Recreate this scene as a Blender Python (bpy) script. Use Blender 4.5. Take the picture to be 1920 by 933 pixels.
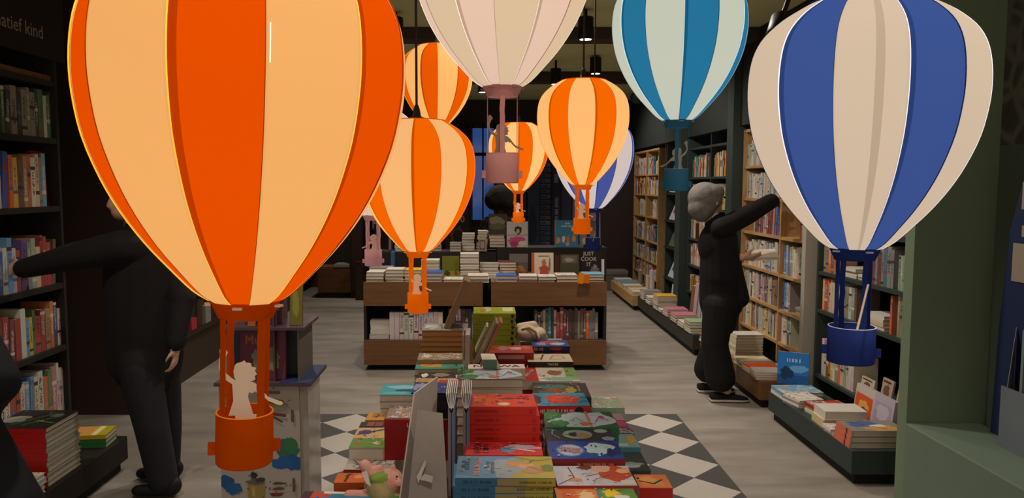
import bpy, bmesh, math, random
import numpy as np
from mathutils import Vector, Matrix, Euler
R = math.radians
for o in list(bpy.data.objects): bpy.data.objects.remove(o)
S = bpy.context.scene
COL = S.collection
# ---------------------------------------------------------------- camera
F = 1450.0
PITCH = math.atan(121.5/F); YAW = 0.0
CAMZ = 1.6
cd = bpy.data.cameras.new('camera'); cam = bpy.data.objects.new('camera', cd); COL.objects.link(cam)
cam.location = (0, 0, CAMZ); cam.rotation_euler = (math.pi/2-PITCH, 0, -YAW)
cd.sensor_width = 36; cd.lens = 36*F/1920; cd.shift_x = 55/1920; cd.clip_start = .05; cd.clip_end = 60
S.camera = cam
CF = Vector((math.sin(YAW)*math.cos(PITCH), math.cos(YAW)*math.cos(PITCH), -math.sin(PITCH)))
CR = Vector((math.cos(YAW), -math.sin(YAW), 0)); CU = CR.cross(CF)
def ray(px, py): return CF + CR*((px-905)/F) + CU*((466.5-py)/F)
def atY(px, py, Y): d = ray(px, py); return Vector((0, 0, CAMZ)) + d*(Y/d.y)
def atZ(px, py, Z): d = ray(px, py); return Vector((0, 0, CAMZ)) + d*((Z-CAMZ)/d.z)
def atX(px, py, X): d = ray(px, py); return Vector((0, 0, CAMZ)) + d*(X/d.x)
def atD(px, py, dep): return Vector((0, 0, CAMZ)) + ray(px, py)*dep
# ---------------------------------------------------------------- world, exposure
W = bpy.data.worlds.new('World'); S.world = W; W.use_nodes = True
W.node_tree.nodes['Background'].inputs[0].default_value = (1, .86, .72, 1)
W.node_tree.nodes['Background'].inputs[1].default_value = .60
S.view_settings.view_transform = 'Standard'; S.view_settings.look = 'None'
S.view_settings.exposure = 0; S.view_settings.gamma = 1; S.view_settings.use_curve_mapping = False
SPOTW = 64
def ceiling_light(x, y, z, w, tilt=(0, 0), ang=125):
    l = bpy.data.lights.new('spot_beam', 'SPOT'); l.energy = w; l.spot_size = R(ang); l.spot_blend = .7
    l.shadow_soft_size = .05; l.color = (1, .89, .78)
    o = bpy.data.objects.new('spot_beam', l); COL.objects.link(o); o.location = (x, y, z)
    o.rotation_euler = (R(tilt[0]), R(tilt[1]), 0); return o
# ---------------------------------------------------------------- materials
def lin(c):
    if isinstance(c, str): c = tuple(int(c[i:i+2], 16)/255 for i in (0, 2, 4))
    return tuple(x/12.92 if x <= .04045 else ((x+.055)/1.055)**2.4 for x in c)
MC = {}
def nm(t, k, **kw):
    n = t.nodes.new(k)
    for a, b in kw.items(): setattr(n, a, b)
    return n
def mat(c, rough=.6, metal=0, spec=.3, noise=0, scale=8, bump=0, trans=0, key=None):
    k = (c, rough, metal, noise, scale, bump, trans)
    if k in MC: return MC[k]
    m = bpy.data.materials.new(key or 'mat_%s' % c); m.use_nodes = True; t = m.node_tree
    b = t.nodes['Principled BSDF']; L = lin(c)
    b.inputs['Base Color'].default_value = (*L, 1); b.inputs['Roughness'].default_value = rough
    b.inputs['Metallic'].default_value = metal; b.inputs['Specular IOR Level'].default_value = spec
    if trans: b.inputs['Transmission Weight'].default_value = trans; b.inputs['IOR'].default_value = 1.45
    if noise or bump:
        tc = nm(t, 'ShaderNodeTexCoord'); n = nm(t, 'ShaderNodeTexNoise'); n.inputs['Scale'].default_value = scale
        n.inputs['Detail'].default_value = 6; t.links.new(tc.outputs['Object'], n.inputs['Vector'])
        if noise:
            mx = nm(t, 'ShaderNodeMix', data_type='RGBA'); t.links.new(n.outputs[0], mx.inputs[0])
            mx.inputs[6].default_value = (*[x*(1-noise) for x in L], 1); mx.inputs[7].default_value = (*[min(1, x*(1+noise)) for x in L], 1)
            t.links.new(mx.outputs[2], b.inputs['Base Color'])
        if bump:
            bp = nm(t, 'ShaderNodeBump'); bp.inputs['Strength'].default_value = bump; bp.inputs['Distance'].default_value = .01
            t.links.new(n.outputs[0], bp.inputs['Height']); t.links.new(bp.outputs[0], b.inputs['Normal'])
    MC[k] = m; return m
def wood(c, c2, rough=.5, key='wood', axis='Y'):
    k = ('wood', c, c2, axis)
    if k in MC: return MC[k]
    m = mat(c, rough, key=key).copy(); m.name = key; t = m.node_tree; b = t.nodes['Principled BSDF']
    tc = nm(t, 'ShaderNodeTexCoord'); mp = nm(t, 'ShaderNodeMapping')
    mp.inputs['Scale'].default_value = {'Y': (14, 1.2, 14), 'X': (1.2, 14, 14), 'Z': (14, 14, 1.2)}[axis]
    n = nm(t, 'ShaderNodeTexNoise'); n.inputs['Scale'].default_value = 2.2; n.inputs['Detail'].default_value = 5; n.inputs['Distortion'].default_value = .6
    r = nm(t, 'ShaderNodeValToRGB'); r.color_ramp.elements[0].position = .35; r.color_ramp.elements[1].position = .68
    r.color_ramp.elements[0].color = (*lin(c), 1); r.color_ramp.elements[1].color = (*lin(c2), 1)
    t.links.new(tc.outputs['Object'], mp.inputs[0]); t.links.new(mp.outputs[0], n.inputs['Vector'])
    t.links.new(n.outputs[0], r.inputs[0]); t.links.new(r.outputs[0], b.inputs['Base Color'])
    MC[k] = m; return m
def glow(c, em, key, emc=None, transl=1.0):
    """lamp shade sheet: gives off even light, and lets the bulb shine through"""
    k = ('glow', c, em, emc)
    if k in MC: return MC[k]
    m = bpy.data.materials.new(key); m.use_nodes = True; t = m.node_tree; t.nodes.clear()
    o = nm(t, 'ShaderNodeOutputMaterial'); e = nm(t, 'ShaderNodeEmission'); tr = nm(t, 'ShaderNodeBsdfTranslucent')
    d = nm(t, 'ShaderNodeBsdfDiffuse'); a = nm(t, 'ShaderNodeAddShader'); mx = nm(t, 'ShaderNodeMixShader')
    e.inputs[0].default_value = (*lin(emc or c), 1); e.inputs[1].default_value = em
    tr.inputs[0].default_value = (*[x*.3 for x in lin(c)], 1); d.inputs[0].default_value = (*[x*.25 for x in lin(c)], 1)
    mx.inputs[0].default_value = .4
    t.links.new(tr.outputs[0], mx.inputs[1]); t.links.new(d.outputs[0], mx.inputs[2])
    t.links.new(mx.outputs[0], a.inputs[0]); t.links.new(e.outputs[0], a.inputs[1]); t.links.new(a.outputs[0], o.inputs[0])
    MC[k] = m; return m
def emit(c, s, key='light'):
    k = ('emit', c, s)
    if k in MC: return MC[k]
    m = bpy.data.materials.new(key); m.use_nodes = True; b = m.node_tree.nodes['Principled BSDF']
    b.inputs['Base Color'].default_value = (*lin(c), 1); b.inputs['Emission Color'].default_value = (*lin(c), 1); b.inputs['Emission Strength'].default_value = s
    MC[k] = m; return m
def book_mats():
    def base(name):
        m = bpy.data.materials.new(name); m.use_nodes = True; t = m.node_tree; b = t.nodes['Principled BSDF']
        b.inputs['Roughness'].default_value = .45; b.inputs['Specular IOR Level'].default_value = .3
        return m, t, b, nm(t, 'ShaderNodeObjectInfo'), nm(t, 'ShaderNodeTexCoord')
    # spine: object colour, title lettering and small bands in generated coordinates
    m1, t, b, oi, tc = base('book_spine_print'); L = t.links.new
    sp = nm(t, 'ShaderNodeSeparateXYZ'); L(tc.outputs['Generated'], sp.inputs[0])
    def mt(op, a, c=None, d=None):
        n = nm(t, 'ShaderNodeMath', operation=op)
        for i, v in enumerate((a, c, d)):
            if v is None: continue
            if isinstance(v, (int, float)): n.inputs[i].default_value = v
            else: L(v, n.inputs[i])
        return n.outputs[0]
    rnd = oi.outputs['Random']; z = sp.outputs[2]; x = sp.outputs[0]
    cb = nm(t, 'ShaderNodeCombineXYZ'); L(mt('MULTIPLY', x, 5), cb.inputs[0]); L(mt('MULTIPLY', z, 46), cb.inputs[2]); L(mt('MULTIPLY', rnd, 90), cb.inputs[1])
    n = nm(t, 'ShaderNodeTexNoise'); n.inputs['Scale'].default_value = 1; n.inputs['Detail'].default_value = 0; L(cb.outputs[0], n.inputs['Vector'])
    let = mt('GREATER_THAN', n.outputs[0], .52)
    inx = mt('LESS_THAN', mt('ABSOLUTE', mt('SUBTRACT', x, .5)), .24)
    inz = mt('LESS_THAN', mt('ABSOLUTE', mt('SUBTRACT', z, mt('MULTIPLY_ADD', rnd, .22, .46))), .25)
    mask = mt('MULTIPLY', mt('MULTIPLY', let, inx), inz)
    fr = mt('FRACT', mt('MULTIPLY', rnd, 7.3))
    band = mt('LESS_THAN', mt('ABSOLUTE', mt('SUBTRACT', z, mt('MULTIPLY_ADD', fr, .9, .08))), .035)
    r = nm(t, 'ShaderNodeValToRGB'); r.color_ramp.interpolation = 'CONSTANT'
    e = r.color_ramp.elements; e[0].color = (.6, .57, .52, 1); e[0].position = 0; e[1].position = .35; e[1].color = (.06, .055, .06, 1)
    for p, c in ((.7, (.35, .28, .2, 1)), (.82, (.3, .07, .05, 1)), (.9, (.12, .16, .3, 1))): q = e.new(p); q.color = c
    L(mt('FRACT', mt('MULTIPLY', rnd, 13.7)), r.inputs[0])
    mx = nm(t, 'ShaderNodeMix', data_type='RGBA'); L(mt('MAXIMUM', mask, band), mx.inputs[0]); L(oi.outputs['Color'], mx.inputs[6]); L(r.outputs[0], mx.inputs[7])
    L(mx.outputs[2], b.inputs['Base Color'])
    # plain cover
    m2, t2, b2, oi2, _ = base('book_cover'); t2.links.new(oi2.outputs['Color'], b2.inputs['Base Color'])
    # illustrated cover: blotchy print of four inks over the object colour
    m3, t, b, oi, tc = base('book_cover_art'); L = t.links.new
    n = nm(t, 'ShaderNodeTexNoise', noise_dimensions='4D'); n.inputs['Scale'].default_value = 3.4; n.inputs['Detail'].default_value = 2.5; n.inputs['Distortion'].default_value = 1.2
    L(tc.outputs['Generated'], n.inputs['Vector'])
    mm = nm(t, 'ShaderNodeMath', operation='MULTIPLY'); L(oi.outputs['Random'], mm.inputs[0]); mm.inputs[1].default_value = 200; L(mm.outputs[0], n.inputs['W'])
    r = nm(t, 'ShaderNodeValToRGB'); r.color_ramp.interpolation = 'CONSTANT'; e = r.color_ramp.elements
    e[0].position = 0; e[0].color = (.05, .06, .08, 1); e[1].position = .36; e[1].color = (.6, .55, .48, 1)
    for p, c in ((.44, (0, 0, 0, 1)), (.56, (0, 0, 0, 1)), (.6, (.55, .22, .1, 1)), (.66, (.65, .6, .5, 1))): q = e.new(p); q.color = c
    r2 = nm(t, 'ShaderNodeValToRGB'); r2.color_ramp.interpolation = 'CONSTANT'; e = r2.color_ramp.elements
    e[0].position = 0; e[0].color = (0, 0, 0, 1); e[1].position = .44; e[1].color = (1, 1, 1, 1); q = e.new(.6); q.color = (0, 0, 0, 1)
    L(n.outputs[0], r.inputs[0]); L(n.outputs[0], r2.inputs[0])
    mx = nm(t, 'ShaderNodeMix', data_type='RGBA'); L(r2.outputs[0], mx.inputs[0]); L(r.outputs[0], mx.inputs[6]); L(oi.outputs['Color'], mx.inputs[7])
    L(mx.outputs[2], b.inputs['Base Color'])
    return m1, m2, m3
M_SPINE, M_COVER, M_ART = book_mats()
def pages_mat(c, key):
    m = mat(c, .9, key=key); t = m.node_tree; tc = nm(t, 'ShaderNodeTexCoord'); w = nm(t, 'ShaderNodeTexWave')
    w.bands_direction = 'Z'; w.inputs['Scale'].default_value = 4; w.inputs['Distortion'].default_value = 1
    mx = nm(t, 'ShaderNodeMix', data_type='RGBA'); L = lin(c); mx.inputs[6].default_value = (*[x*.78 for x in L], 1); mx.inputs[7].default_value = (*L, 1)
    t.links.new(tc.outputs['Generated'], w.inputs[0]); t.links.new(w.outputs[0], mx.inputs[0]); t.links.new(mx.outputs[2], t.nodes['Principled BSDF'].inputs['Base Color'])
    return m
M_PAGE = pages_mat('D2C6B4', 'paper_edges'); M_PAGEB = pages_mat('A87848', 'brown_paper_edges')
# ---------------------------------------------------------------- mesh builder
class MB:
    def __init__(s): s.v = []; s.f = []; s.m = []; s.mats = []
    def mi(s, m):
        if m not in s.mats: s.mats.append(m)
        return s.mats.index(m)
    def add(s, vs, fs, m):
        b = len(s.v); s.v += [tuple(v) for v in vs]; i = s.mi(m)
        for f in fs: s.f.append([b+k for k in f]); s.m.append(i)
    def box(s, a, b, m, M=None):
        x0, y0, z0 = a; x1, y1, z1 = b
        vs = [Vector(p) for p in ((x0,y0,z0),(x1,y0,z0),(x1,y1,z0),(x0,y1,z0),(x0,y0,z1),(x1,y0,z1),(x1,y1,z1),(x0,y1,z1))]
        if M is not None: vs = [M @ v for v in vs]
        s.add(vs, [(0,3,2,1),(4,5,6,7),(0,1,5,4),(1,2,6,5),(2,3,7,6),(3,0,4,7)], m); return s
    def lathe(s, prof, m, n=16, c=(0,0,0), cap=True, M=None):
        vs = []
        for r, z in prof:
            for k in range(n):
                a = 2*math.pi*k/n; vs.append(Vector((c[0]+r*math.cos(a), c[1]+r*math.sin(a), c[2]+z)))
        if M is not None: vs = [M @ v for v in vs]
        fs = []
        for i in range(len(prof)-1):
            for k in range(n): fs.append((i*n+k, i*n+(k+1) % n, (i+1)*n+(k+1) % n, (i+1)*n+k))
        if cap: fs.append(tuple(range(n))[::-1]); fs.append(tuple((len(prof)-1)*n+k for k in range(n)))
        s.add(vs, fs, m); return s
    def tube(s, pts, r, m, n=6, r1=None):
        pts = [Vector(p) for p in pts]; vs = []; N = len(pts)
        for i, p in enumerate(pts):
            t = (pts[min(i+1, N-1)]-pts[max(i-1, 0)]).normalized()
            u = t.cross(Vector((0, 0, 1)) if abs(t.z) < .9 else Vector((1, 0, 0))).normalized(); w = t.cross(u)
            q = r if r1 is None else r+(r1-r)*i/(N-1)
            for k in range(n): a = 2*math.pi*k/n; vs.append(p+u*(q*math.cos(a))+w*(q*math.sin(a)))
        fs = [(i*n+k, i*n+(k+1) % n, (i+1)*n+(k+1) % n, (i+1)*n+k) for i in range(N-1) for k in range(n)]
        fs += [tuple(range(n))[::-1], tuple((N-1)*n+k for k in range(n))]
        s.add(vs, fs, m); return s
    def prism(s, pts, t, m, M=None):
        """outline in XZ, thickness t along Y"""
        n = len(pts); vs = [Vector((x, -t/2, z)) for x, z in pts]+[Vector((x, t/2, z)) for x, z in pts]
        if M is not None: vs = [M @ v for v in vs]
        s.add(vs, [tuple(range(n)), tuple(range(2*n-1, n-1, -1))]+[(i, i+n, (i+1) % n+n, (i+1) % n) for i in range(n)], m); return s
    def build(s, name, parent=None, smooth=False, loc=None, bevel=0):
        me = bpy.data.meshes.new(name); me.from_pydata(s.v, [], s.f)
        for m in s.mats: me.materials.append(m)
        me.polygons.foreach_set('material_index', s.m)
        if smooth: me.polygons.foreach_set('use_smooth', [True]*len(s.f))
        me.update(); o = bpy.data.objects.new(name, me); COL.objects.link(o)
        if parent: o.parent = parent
        if loc is not None: o.location = loc
        if bevel:
            b = o.modifiers.new('b', 'BEVEL'); b.width = bevel; b.segments = 2; b.limit_method = 'ANGLE'
        return o
def tag(o, label=None, cat=None, group=None, kind=None):
    if label: o['label'] = label
    if cat: o['category'] = cat
    if group: o['group'] = group
    if kind: o['kind'] = kind
    return o
def thing(name, label, cat, loc=(0, 0, 0), rz=0, group=None):
    o = bpy.data.objects.new(name, None); COL.objects.link(o); o.location = loc; o.rotation_euler = (0, 0, rz)
    o.empty_display_size = .05
    return tag(o, label, cat, group)
def struct(o): o['kind'] = 'structure'; return o
def sbox(name, a, b, m, parent=None):
    o = MB().box(a, b, m).build(name, parent)
    if not parent: struct(o)
    return o
def text_geo(txt, size, font_bold=False):
    cu = bpy.data.curves.new('t', 'FONT'); cu.body = txt; cu.size = size; cu.align_x = 'CENTER'; cu.align_y = 'CENTER'
    cu.resolution_u = 2; cu.offset = size*.012 if font_bold else 0
    o = bpy.data.objects.new('t', cu); me = bpy.data.meshes.new_from_object(o)
    vs = [v.co.copy() for v in me.vertices]; fs = [tuple(p.vertices) for p in me.polygons]
    bpy.data.objects.remove(o); bpy.data.meshes.remove(me); bpy.data.curves.remove(cu); return vs, fs
# ---------------------------------------------------------------- flat print (pictures, lettering) on a w x h face, coordinates 0..1
def art(items, w, h, name='cover_print', parent=None, M=None, step=.0003, rough=.45, base=.0004, detail=False):
    mb = MB(); z = base; rr = random.Random(len(items)*7+int(w*1000))
    if detail and len(items) > 2:
        cols = [i[5] for i in items if i[0] in 'be' and len(i) > 5]+['C8C0B0', '3A3430']
        items = list(items)
        for q in range(22):
            x, y = rr.uniform(.05, .92), rr.uniform(.06, .92); c = rr.choice(cols)
            if q % 2: items.append(('b', x, y, rr.uniform(.008, .03), rr.uniform(.01, .035), c))
            else: a = rr.uniform(0, 6.28); L_ = rr.uniform(.03, .1); items.append(('l', [(x, y), (x+L_*math.cos(a), y+L_*math.sin(a)), (x+L_*1.6*math.cos(a+.7), y+L_*1.6*math.sin(a+.7))], rr.uniform(.0008, .002), c))
    for it in items:
        k = it[0]; z += step
        if k == 'r': _, a, b, c, d, col = it; pts = [(a, b), (c, b), (c, d), (a, d)]
        elif k == 'p': _, pts, col = it
        elif k in 'eb':
            _, cx, cy, rx, ry, col = it[:6]; n = 18; pts = []
            for i in range(n):
                a = 2*math.pi*i/n; q = 1 if k == 'e' else rr.uniform(.72, 1.18)
                pts.append((cx+rx*q*math.cos(a), cy+ry*q*math.sin(a)))
        elif k == 'l':
            _, path, lw, col = it
            for (ax, ay), (bx, by) in zip(path[:-1], path[1:]):
                A = Vector((ax*w, ay*h)); B = Vector((bx*w, by*h)); d = (B-A)
                if d.length < 1e-6: continue
                nn = Vector((-d.y, d.x)).normalized()*lw/2; e = d.normalized()*lw*.3
                vs = [A-nn-e, B-nn+e, B+nn+e, A+nn-e]; vs = [Vector((v.x-w/2, v.y-h/2, z)) for v in vs]
                if M is not None: vs = [M @ v for v in vs]
                mb.add(vs, [(0, 1, 2, 3)], mat(col, rough))
            continue
        elif k == 'w':
            _, cx, cy, ww, hh, col = it[:6]; rot = R(it[6]) if len(it) > 6 else 0; x = -ww/2; c, s_ = math.cos(rot), math.sin(rot)
            while x < ww/2:
                bw = hh*rr.uniform(.16, .3); q = hh*rr.choice((.5, .36, .5, .42))
                if rr.random() > .14:
                    vs = [Vector((u*c-v*s_+cx*w-w/2, u*s_+v*c+cy*h-h/2, z)) for u, v in ((x, -q), (x+bw, -q), (x+bw, q), (x, q))]
                    if M is not None: vs = [M @ v for v in vs]
                    mb.add(vs, [(0, 1, 2, 3)], mat(col, rough))
                x += bw*1.55
            continue
        elif k == 't':
            _, txt, cx, cy, size, col = it[:6]; rot = it[6] if len(it) > 6 else 0; sx = it[7] if len(it) > 7 else 1
            vs, fs = text_geo(txt, size, True); c, s_ = math.cos(R(rot)), math.sin(R(rot))
            vs = [Vector((v.x*sx*c-v.y*s_+cx*w-w/2, v.x*sx*s_+v.y*c+cy*h-h/2, z)) for v in vs]
            if M is not None: vs = [M @ v for v in vs]
            mb.add(vs, fs, mat(col, rough)); continue
        pts = [(min(1, max(0, x)), min(1, max(0, y))) for x, y in pts]
        vs = [Vector((x*w-w/2, y*h-h/2, z)) for x, y in pts]
        if M is not None: vs = [M @ v for v in vs]
        mb.add(vs, [tuple(range(len(vs)))], mat(col, rough))
    return mb.build(name, parent)
# ---------------------------------------------------------------- shared book meshes
def mk_upright():
    mb = MB(); c = M_COVER; e = .07
    mb.box((-.5, 0, 0), (-.5+e, 1, 1), c); mb.box((.5-e, 0, 0), (.5, 1, 1), c); mb.box((-.5, -.012, 0), (.5, .012, 1), M_SPINE)
    mb.box((-.5+e, .012, .015), (.5-e, .97, .985), M_PAGE)
    o = mb.build('tmp'); me = o.data; bpy.data.objects.remove(o); return me
def mk_flat(topm, pg=M_PAGE):
    mb = MB(); e = .07
    mb.box((-.5, -.5, 0), (.5, .5, e), M_COVER); mb.box((-.5, -.5, 1-e), (.5, .5, 1), topm); mb.box((-.5, -.5, e), (.5, -.488, 1-e), M_COVER)
    mb.box((-.488, -.488, e), (.488, .48, 1-e), pg)
    o = mb.build('tmp'); me = o.data; bpy.data.objects.remove(o); return me
ME_UP = mk_upright(); ME_FLAT = mk_flat(M_COVER); ME_FART = mk_flat(M_ART); ME_FBR = mk_flat(M_COVER, M_PAGEB)
CN = {'white': 'D8D2C6', 'cream': 'D8C49A', 'grey': '8E8A84', 'black': '1E1C1E', 'red': 'B02820', 'dark red': '6E1A1A', 'orange': 'D86A20',
      'yellow': 'DCB030', 'green': '3C7A40', 'lime green': '8A9A20', 'teal': '2E8088', 'light blue': '6AA0C0', 'blue': '2A5AA8', 'navy': '1C2850',
      'purple': '5A3A78', 'pink': 'C87888', 'brown': '6A4428', 'tan': 'A88A60', 'pale green': '9AB08A', 'magenta': '9A2060'}
CNL = {k: lin(v) for k, v in CN.items()}
def cname(rgb): return min(CN, key=lambda k: sum((a**.5-b**.5)**2 for a, b in zip(CNL[k], rgb)))
ORD = 'first second third fourth fifth sixth seventh eighth ninth tenth eleventh twelfth thirteenth fourteenth fifteenth sixteenth seventeenth eighteenth nineteenth twentieth'.split()
def ordn(i): return ORD[i] if i < 20 else ('twenty-'+ORD[i-20] if i < 29 else 'thirtieth')
def pick(rng, pal):
    n = rng.choice(pal); c = CNL[n]; f = rng.uniform(.8, 1.2); c = tuple(x*.72+.28*g for x, g in zip(c, (.36, .32, .29))); return n, tuple(min(1, x*f*rng.uniform(.92, 1.08)) for x in c)
WHITES = ['white']*10+['cream']*3+['grey', 'light blue', 'blue', 'yellow', 'tan', 'pale green']
MIXED = ['white']*6+['cream', 'cream', 'orange', 'pale green', 'light blue', 'navy', 'pink', 'brown', 'tan', 'grey', 'grey', 'dark red', 'yellow']
KIDS = ['white']*3+['red']*3+['orange']*2+['yellow']*2+['green', 'light blue', 'light blue', 'blue', 'navy', 'cream', 'dark red', 'pale green', 'purple']
DARKS = ['black', 'brown', 'dark red', 'grey', 'tan', 'navy', 'teal', 'white', 'red', 'yellow']
def book_row(o, along, rz, length, h, seed, pal, where, group, hmin=.6, tr=(.02, .046), gap=.0, lean=0, dep=(.12, .16), cols=None, specs=None):
    """spines out; o = left end as the aisle sees it"""
    rng = random.Random(seed); t = 0; i = 0; o = Vector(o); along = Vector(along)
    while True:
        th = rng.uniform(*tr)
        if t+th > length: break
        if gap and rng.random() < gap: t += rng.uniform(.03, .12); continue
        hh = h*rng.uniform(hmin, .96); d = rng.uniform(*dep)
        if cols: n = cols[i % len(cols)]; c = tuple((x*.8+.06)*rng.uniform(.85, 1.15) for x in CNL[n])
        else: n, c = pick(rng, pal)
        b = bpy.data.objects.new(BOOKNAME, ME_UP); COL.objects.link(b)
        b.location = o+along*(t+th/2); b.scale = (th*.96, d, hh)
        ln = 0
        if lean and rng.random() < lean: ln = rng.uniform(.04, .10); t += math.sin(ln)*hh
        b.rotation_euler = Euler((0, ln, rz)) if not ln else Euler((0, ln, rz))
        b.color = (*c, 1); tag(b, '%s book, %s from left, %s' % (n, ordn(i), where), 'book', group)
        t += th+.0012; i += 1
def stuff_row(mb, o, along, face, length, h, rng, pal, hmin=.6, gap=.0, tr=(.014, .034)):
    t = 0; o = Vector(o); along = Vector(along); back = -Vector(face)
    while t < length-.02:
        th = rng.uniform(*tr)
        if t+th > length: break
        if rng.random() < gap: t += rng.uniform(.04, .12); continue
        hh = h*rng.uniform(hmin, .95); n, c = pick(rng, pal)
        a = o+along*(t+.001); e = along*(th-.002); k = back*rng.uniform(.12, .17); u = Vector((0, 0, hh))
        m = mat(CN[n], .5)
        vs = [a, a+e, a+e+k, a+k]; vs = vs+[v+u for v in vs]
        mb.add(vs, [(0, 1, 5, 4), (1, 2, 6, 5), (2, 3, 7, 6), (3, 0, 4, 7), (4, 5, 6, 7)], m)
        q = hh*rng.uniform(.35, .6); f = Vector(face)*.0012; mc = mat(CN[rng.choice(['white', 'black', 'yellow', 'red'])], .5)
        v0 = a+e*.28+f+Vector((0, 0, q)); v1 = a+e*.72+f+Vector((0, 0, q)); w = Vector((0, 0, hh*.3))
        mb.add([v0, v1, v1+w, v0+w], [(0, 1, 2, 3)], mc)
        t += th
def lay(x, y, z, w, d, t, col, label, group=None, rot=0, mesh=None, name='book', artl=None, cat='book', spine=None, pagefront=False):
    """one book lying flat, centre x,y, bottom z; spine to the viewer unless pagefront"""
    b = bpy.data.objects.new(BOOKNAME if name == 'book' else name, mesh or ME_FLAT); COL.objects.link(b); b.location = (x, y, z); b.scale = (w, d, t)
    b.rotation_euler = (0, 0, R(rot)+(math.pi if pagefront else 0))
    c = CNL[col] if col in CNL else lin(col); b.color = (*c, 1); tag(b, label, cat, group)
    M = Matrix.Rotation(math.pi if pagefront else 0, 4, 'Z')
    inv = Matrix.Diagonal((1/w, 1/d, 1/t, 1))
    if artl: art(artl, w, d, 'cover_print', b, inv @ M @ Matrix.Translation((0, 0, t)), step=.00012, detail=len(artl) > 5)
    if spine: art(spine, w, t, 'spine_print', b, inv @ Matrix.Translation((0, -d/2, t/2)) @ Matrix.Rotation(math.pi/2, 4, 'X'))
    return b
STUFF = None; BOOKNAME = 'book'
def pile(x, y, z, w, d, t, cols, label, group, rot=0, seed=1, mesh=ME_FLAT, jit=.006, top=None, artl=None, pagefront=False, spine=None):
    """stack, bottom first; each book its own thing"""
    rng = random.Random(seed); n = len(cols); bs = []
    if STUFF is not None:
        for i, c in enumerate(cols):
            M = Matrix.Translation((x+rng.uniform(-jit, jit), y+rng.uniform(-jit, jit), z+i*(t+.0006))) @ Matrix.Rotation(R(rot+rng.uniform(-2, 2)), 4, 'Z')
            m = mat(CN[c], .5); STUFF.box((-w/2, -d/2, 0), (w/2, d/2, t*.08), m, M).box((-w/2, -d/2, t*.92), (w/2, d/2, t), m, M).box((-w/2+.003, -d/2+.002, t*.08), (w/2-.003, d/2-.003, t*.92), M_PAGE, M)
        return bs
    for i, c in enumerate(cols):
        last = i == n-1
        pos = 'top of the pile' if last else ('bottom of the pile' if i == 0 else ('%s from the bottom' % ordn(i)))
        lb = ('%s, %s' % (label, pos)) if n > 1 else label
        bs.append(lay(x+rng.uniform(-jit, jit), y+rng.uniform(-jit, jit)*.6, z+i*(t+.0006), w, d, t, c, lb, group, rot+rng.uniform(-1.5, 1.5)*(n > 1),
            (top or mesh) if last else mesh, artl=artl if last else None, pagefront=pagefront, spine=spine))
    return bs
def upright_cover(px0, px1, py0, py1, Y, t, col, label, group=None, items=None, tilt=8, zb=None, name='book', rz=0, cat='book'):
    """face-out book leaning back; photo box px0..px1, py0(top)..py1(bottom)"""
    a = atY(px0, py1, Y); b = atY(px1, py1, Y); h = (atY(px0, py0, Y).z-a.z)/math.cos(R(tilt)); w = b.x-a.x; z = a.z if zb is None else zb
    mb = MB(); cm = mat(col, .45); mb.box((-w/2, 0, 0), (w/2, .002, h), cm).box((-w/2, t-.002, 0), (w/2, t, h), cm).box((-w/2, 0, 0), (-w/2+.002, t, h), cm)
    o = mb.build(name); o.location = ((a.x+b.x)/2, Y, z); o.rotation_euler = (R(-tilt), 0, R(rz)); tag(o, label, cat, group)
    MB().box((-w/2+.002, .002, .003), (w/2-.003, t-.002, h-.003), M_PAGE).build('page_block', o)
    if items: art(items, w, h, 'cover_print', o, Matrix.Translation((0, 0, h/2)) @ Matrix.Rotation(math.pi/2, 4, 'X'))
    return o
# ================================================================ room
M_WALLD = mat('3A2F2A', .8, noise=.15, scale=3, key='dark_wall_paint'); M_BLACK = mat('2A2522', .6, key='black_laminate')
M_GREEN = mat('76886F', .75, noise=.08, scale=3, key='green_wall_paint'); M_DG = mat('36413D', .6, key='dark_green_laminate')
M_CEIL = mat('D0D09C', .9, noise=.1, scale=2, key='olive_ceiling_paint'); M_BEAM = mat('4A3E38', .8, key='ceiling_beam')
M_OAK = wood('AE8656', 'C29C6A', key='light_oak'); M_OAKD = wood('6E4C30', '7C5838', key='brown_oak', axis='X')
M_OAKZ = wood('AE8656', 'C29C6A', key='light_oak_upright', axis='Z')
def floor_mat():
    m = mat('8C857C', .42, spec=.35, key='concrete_floor').copy(); m.name = 'concrete_floor'; t = m.node_tree; b = t.nodes['Principled BSDF']; L = t.links.new
    tc = nm(t, 'ShaderNodeTexCoord'); mp = nm(t, 'ShaderNodeMapping'); mp.inputs['Scale'].default_value = (.6, 2.2, 1); L(tc.outputs['Object'], mp.inputs[0])
    n = nm(t, 'ShaderNodeTexNoise'); n.inputs['Scale'].default_value = 2.4; n.inputs['Detail'].default_value = 9; n.inputs['Roughness'].default_value = .62; L(mp.outputs[0], n.inputs['Vector'])
    r = nm(t, 'ShaderNodeValToRGB'); r.color_ramp.elements[0].position = .3; r.color_ramp.elements[1].position = .72
    r.color_ramp.elements[0].color = (*lin('80786E'), 1); r.color_ramp.elements[1].color = (*lin('A09990'), 1); L(n.outputs[0], r.inputs[0]); L(r.outputs[0], b.inputs['Base Color'])
    mr = nm(t, 'ShaderNodeMapRange'); mr.inputs[3].default_value = .34; mr.inputs[4].default_value = .55; L(n.outputs[0], mr.inputs[0]); L(mr.outputs[0], b.inputs['Roughness'])
    return m
sbox('floor', (-3.4, -1.5, -.1), (3.2, 13, 0), floor_mat())
FL = bpy.data.objects['floor']
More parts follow.
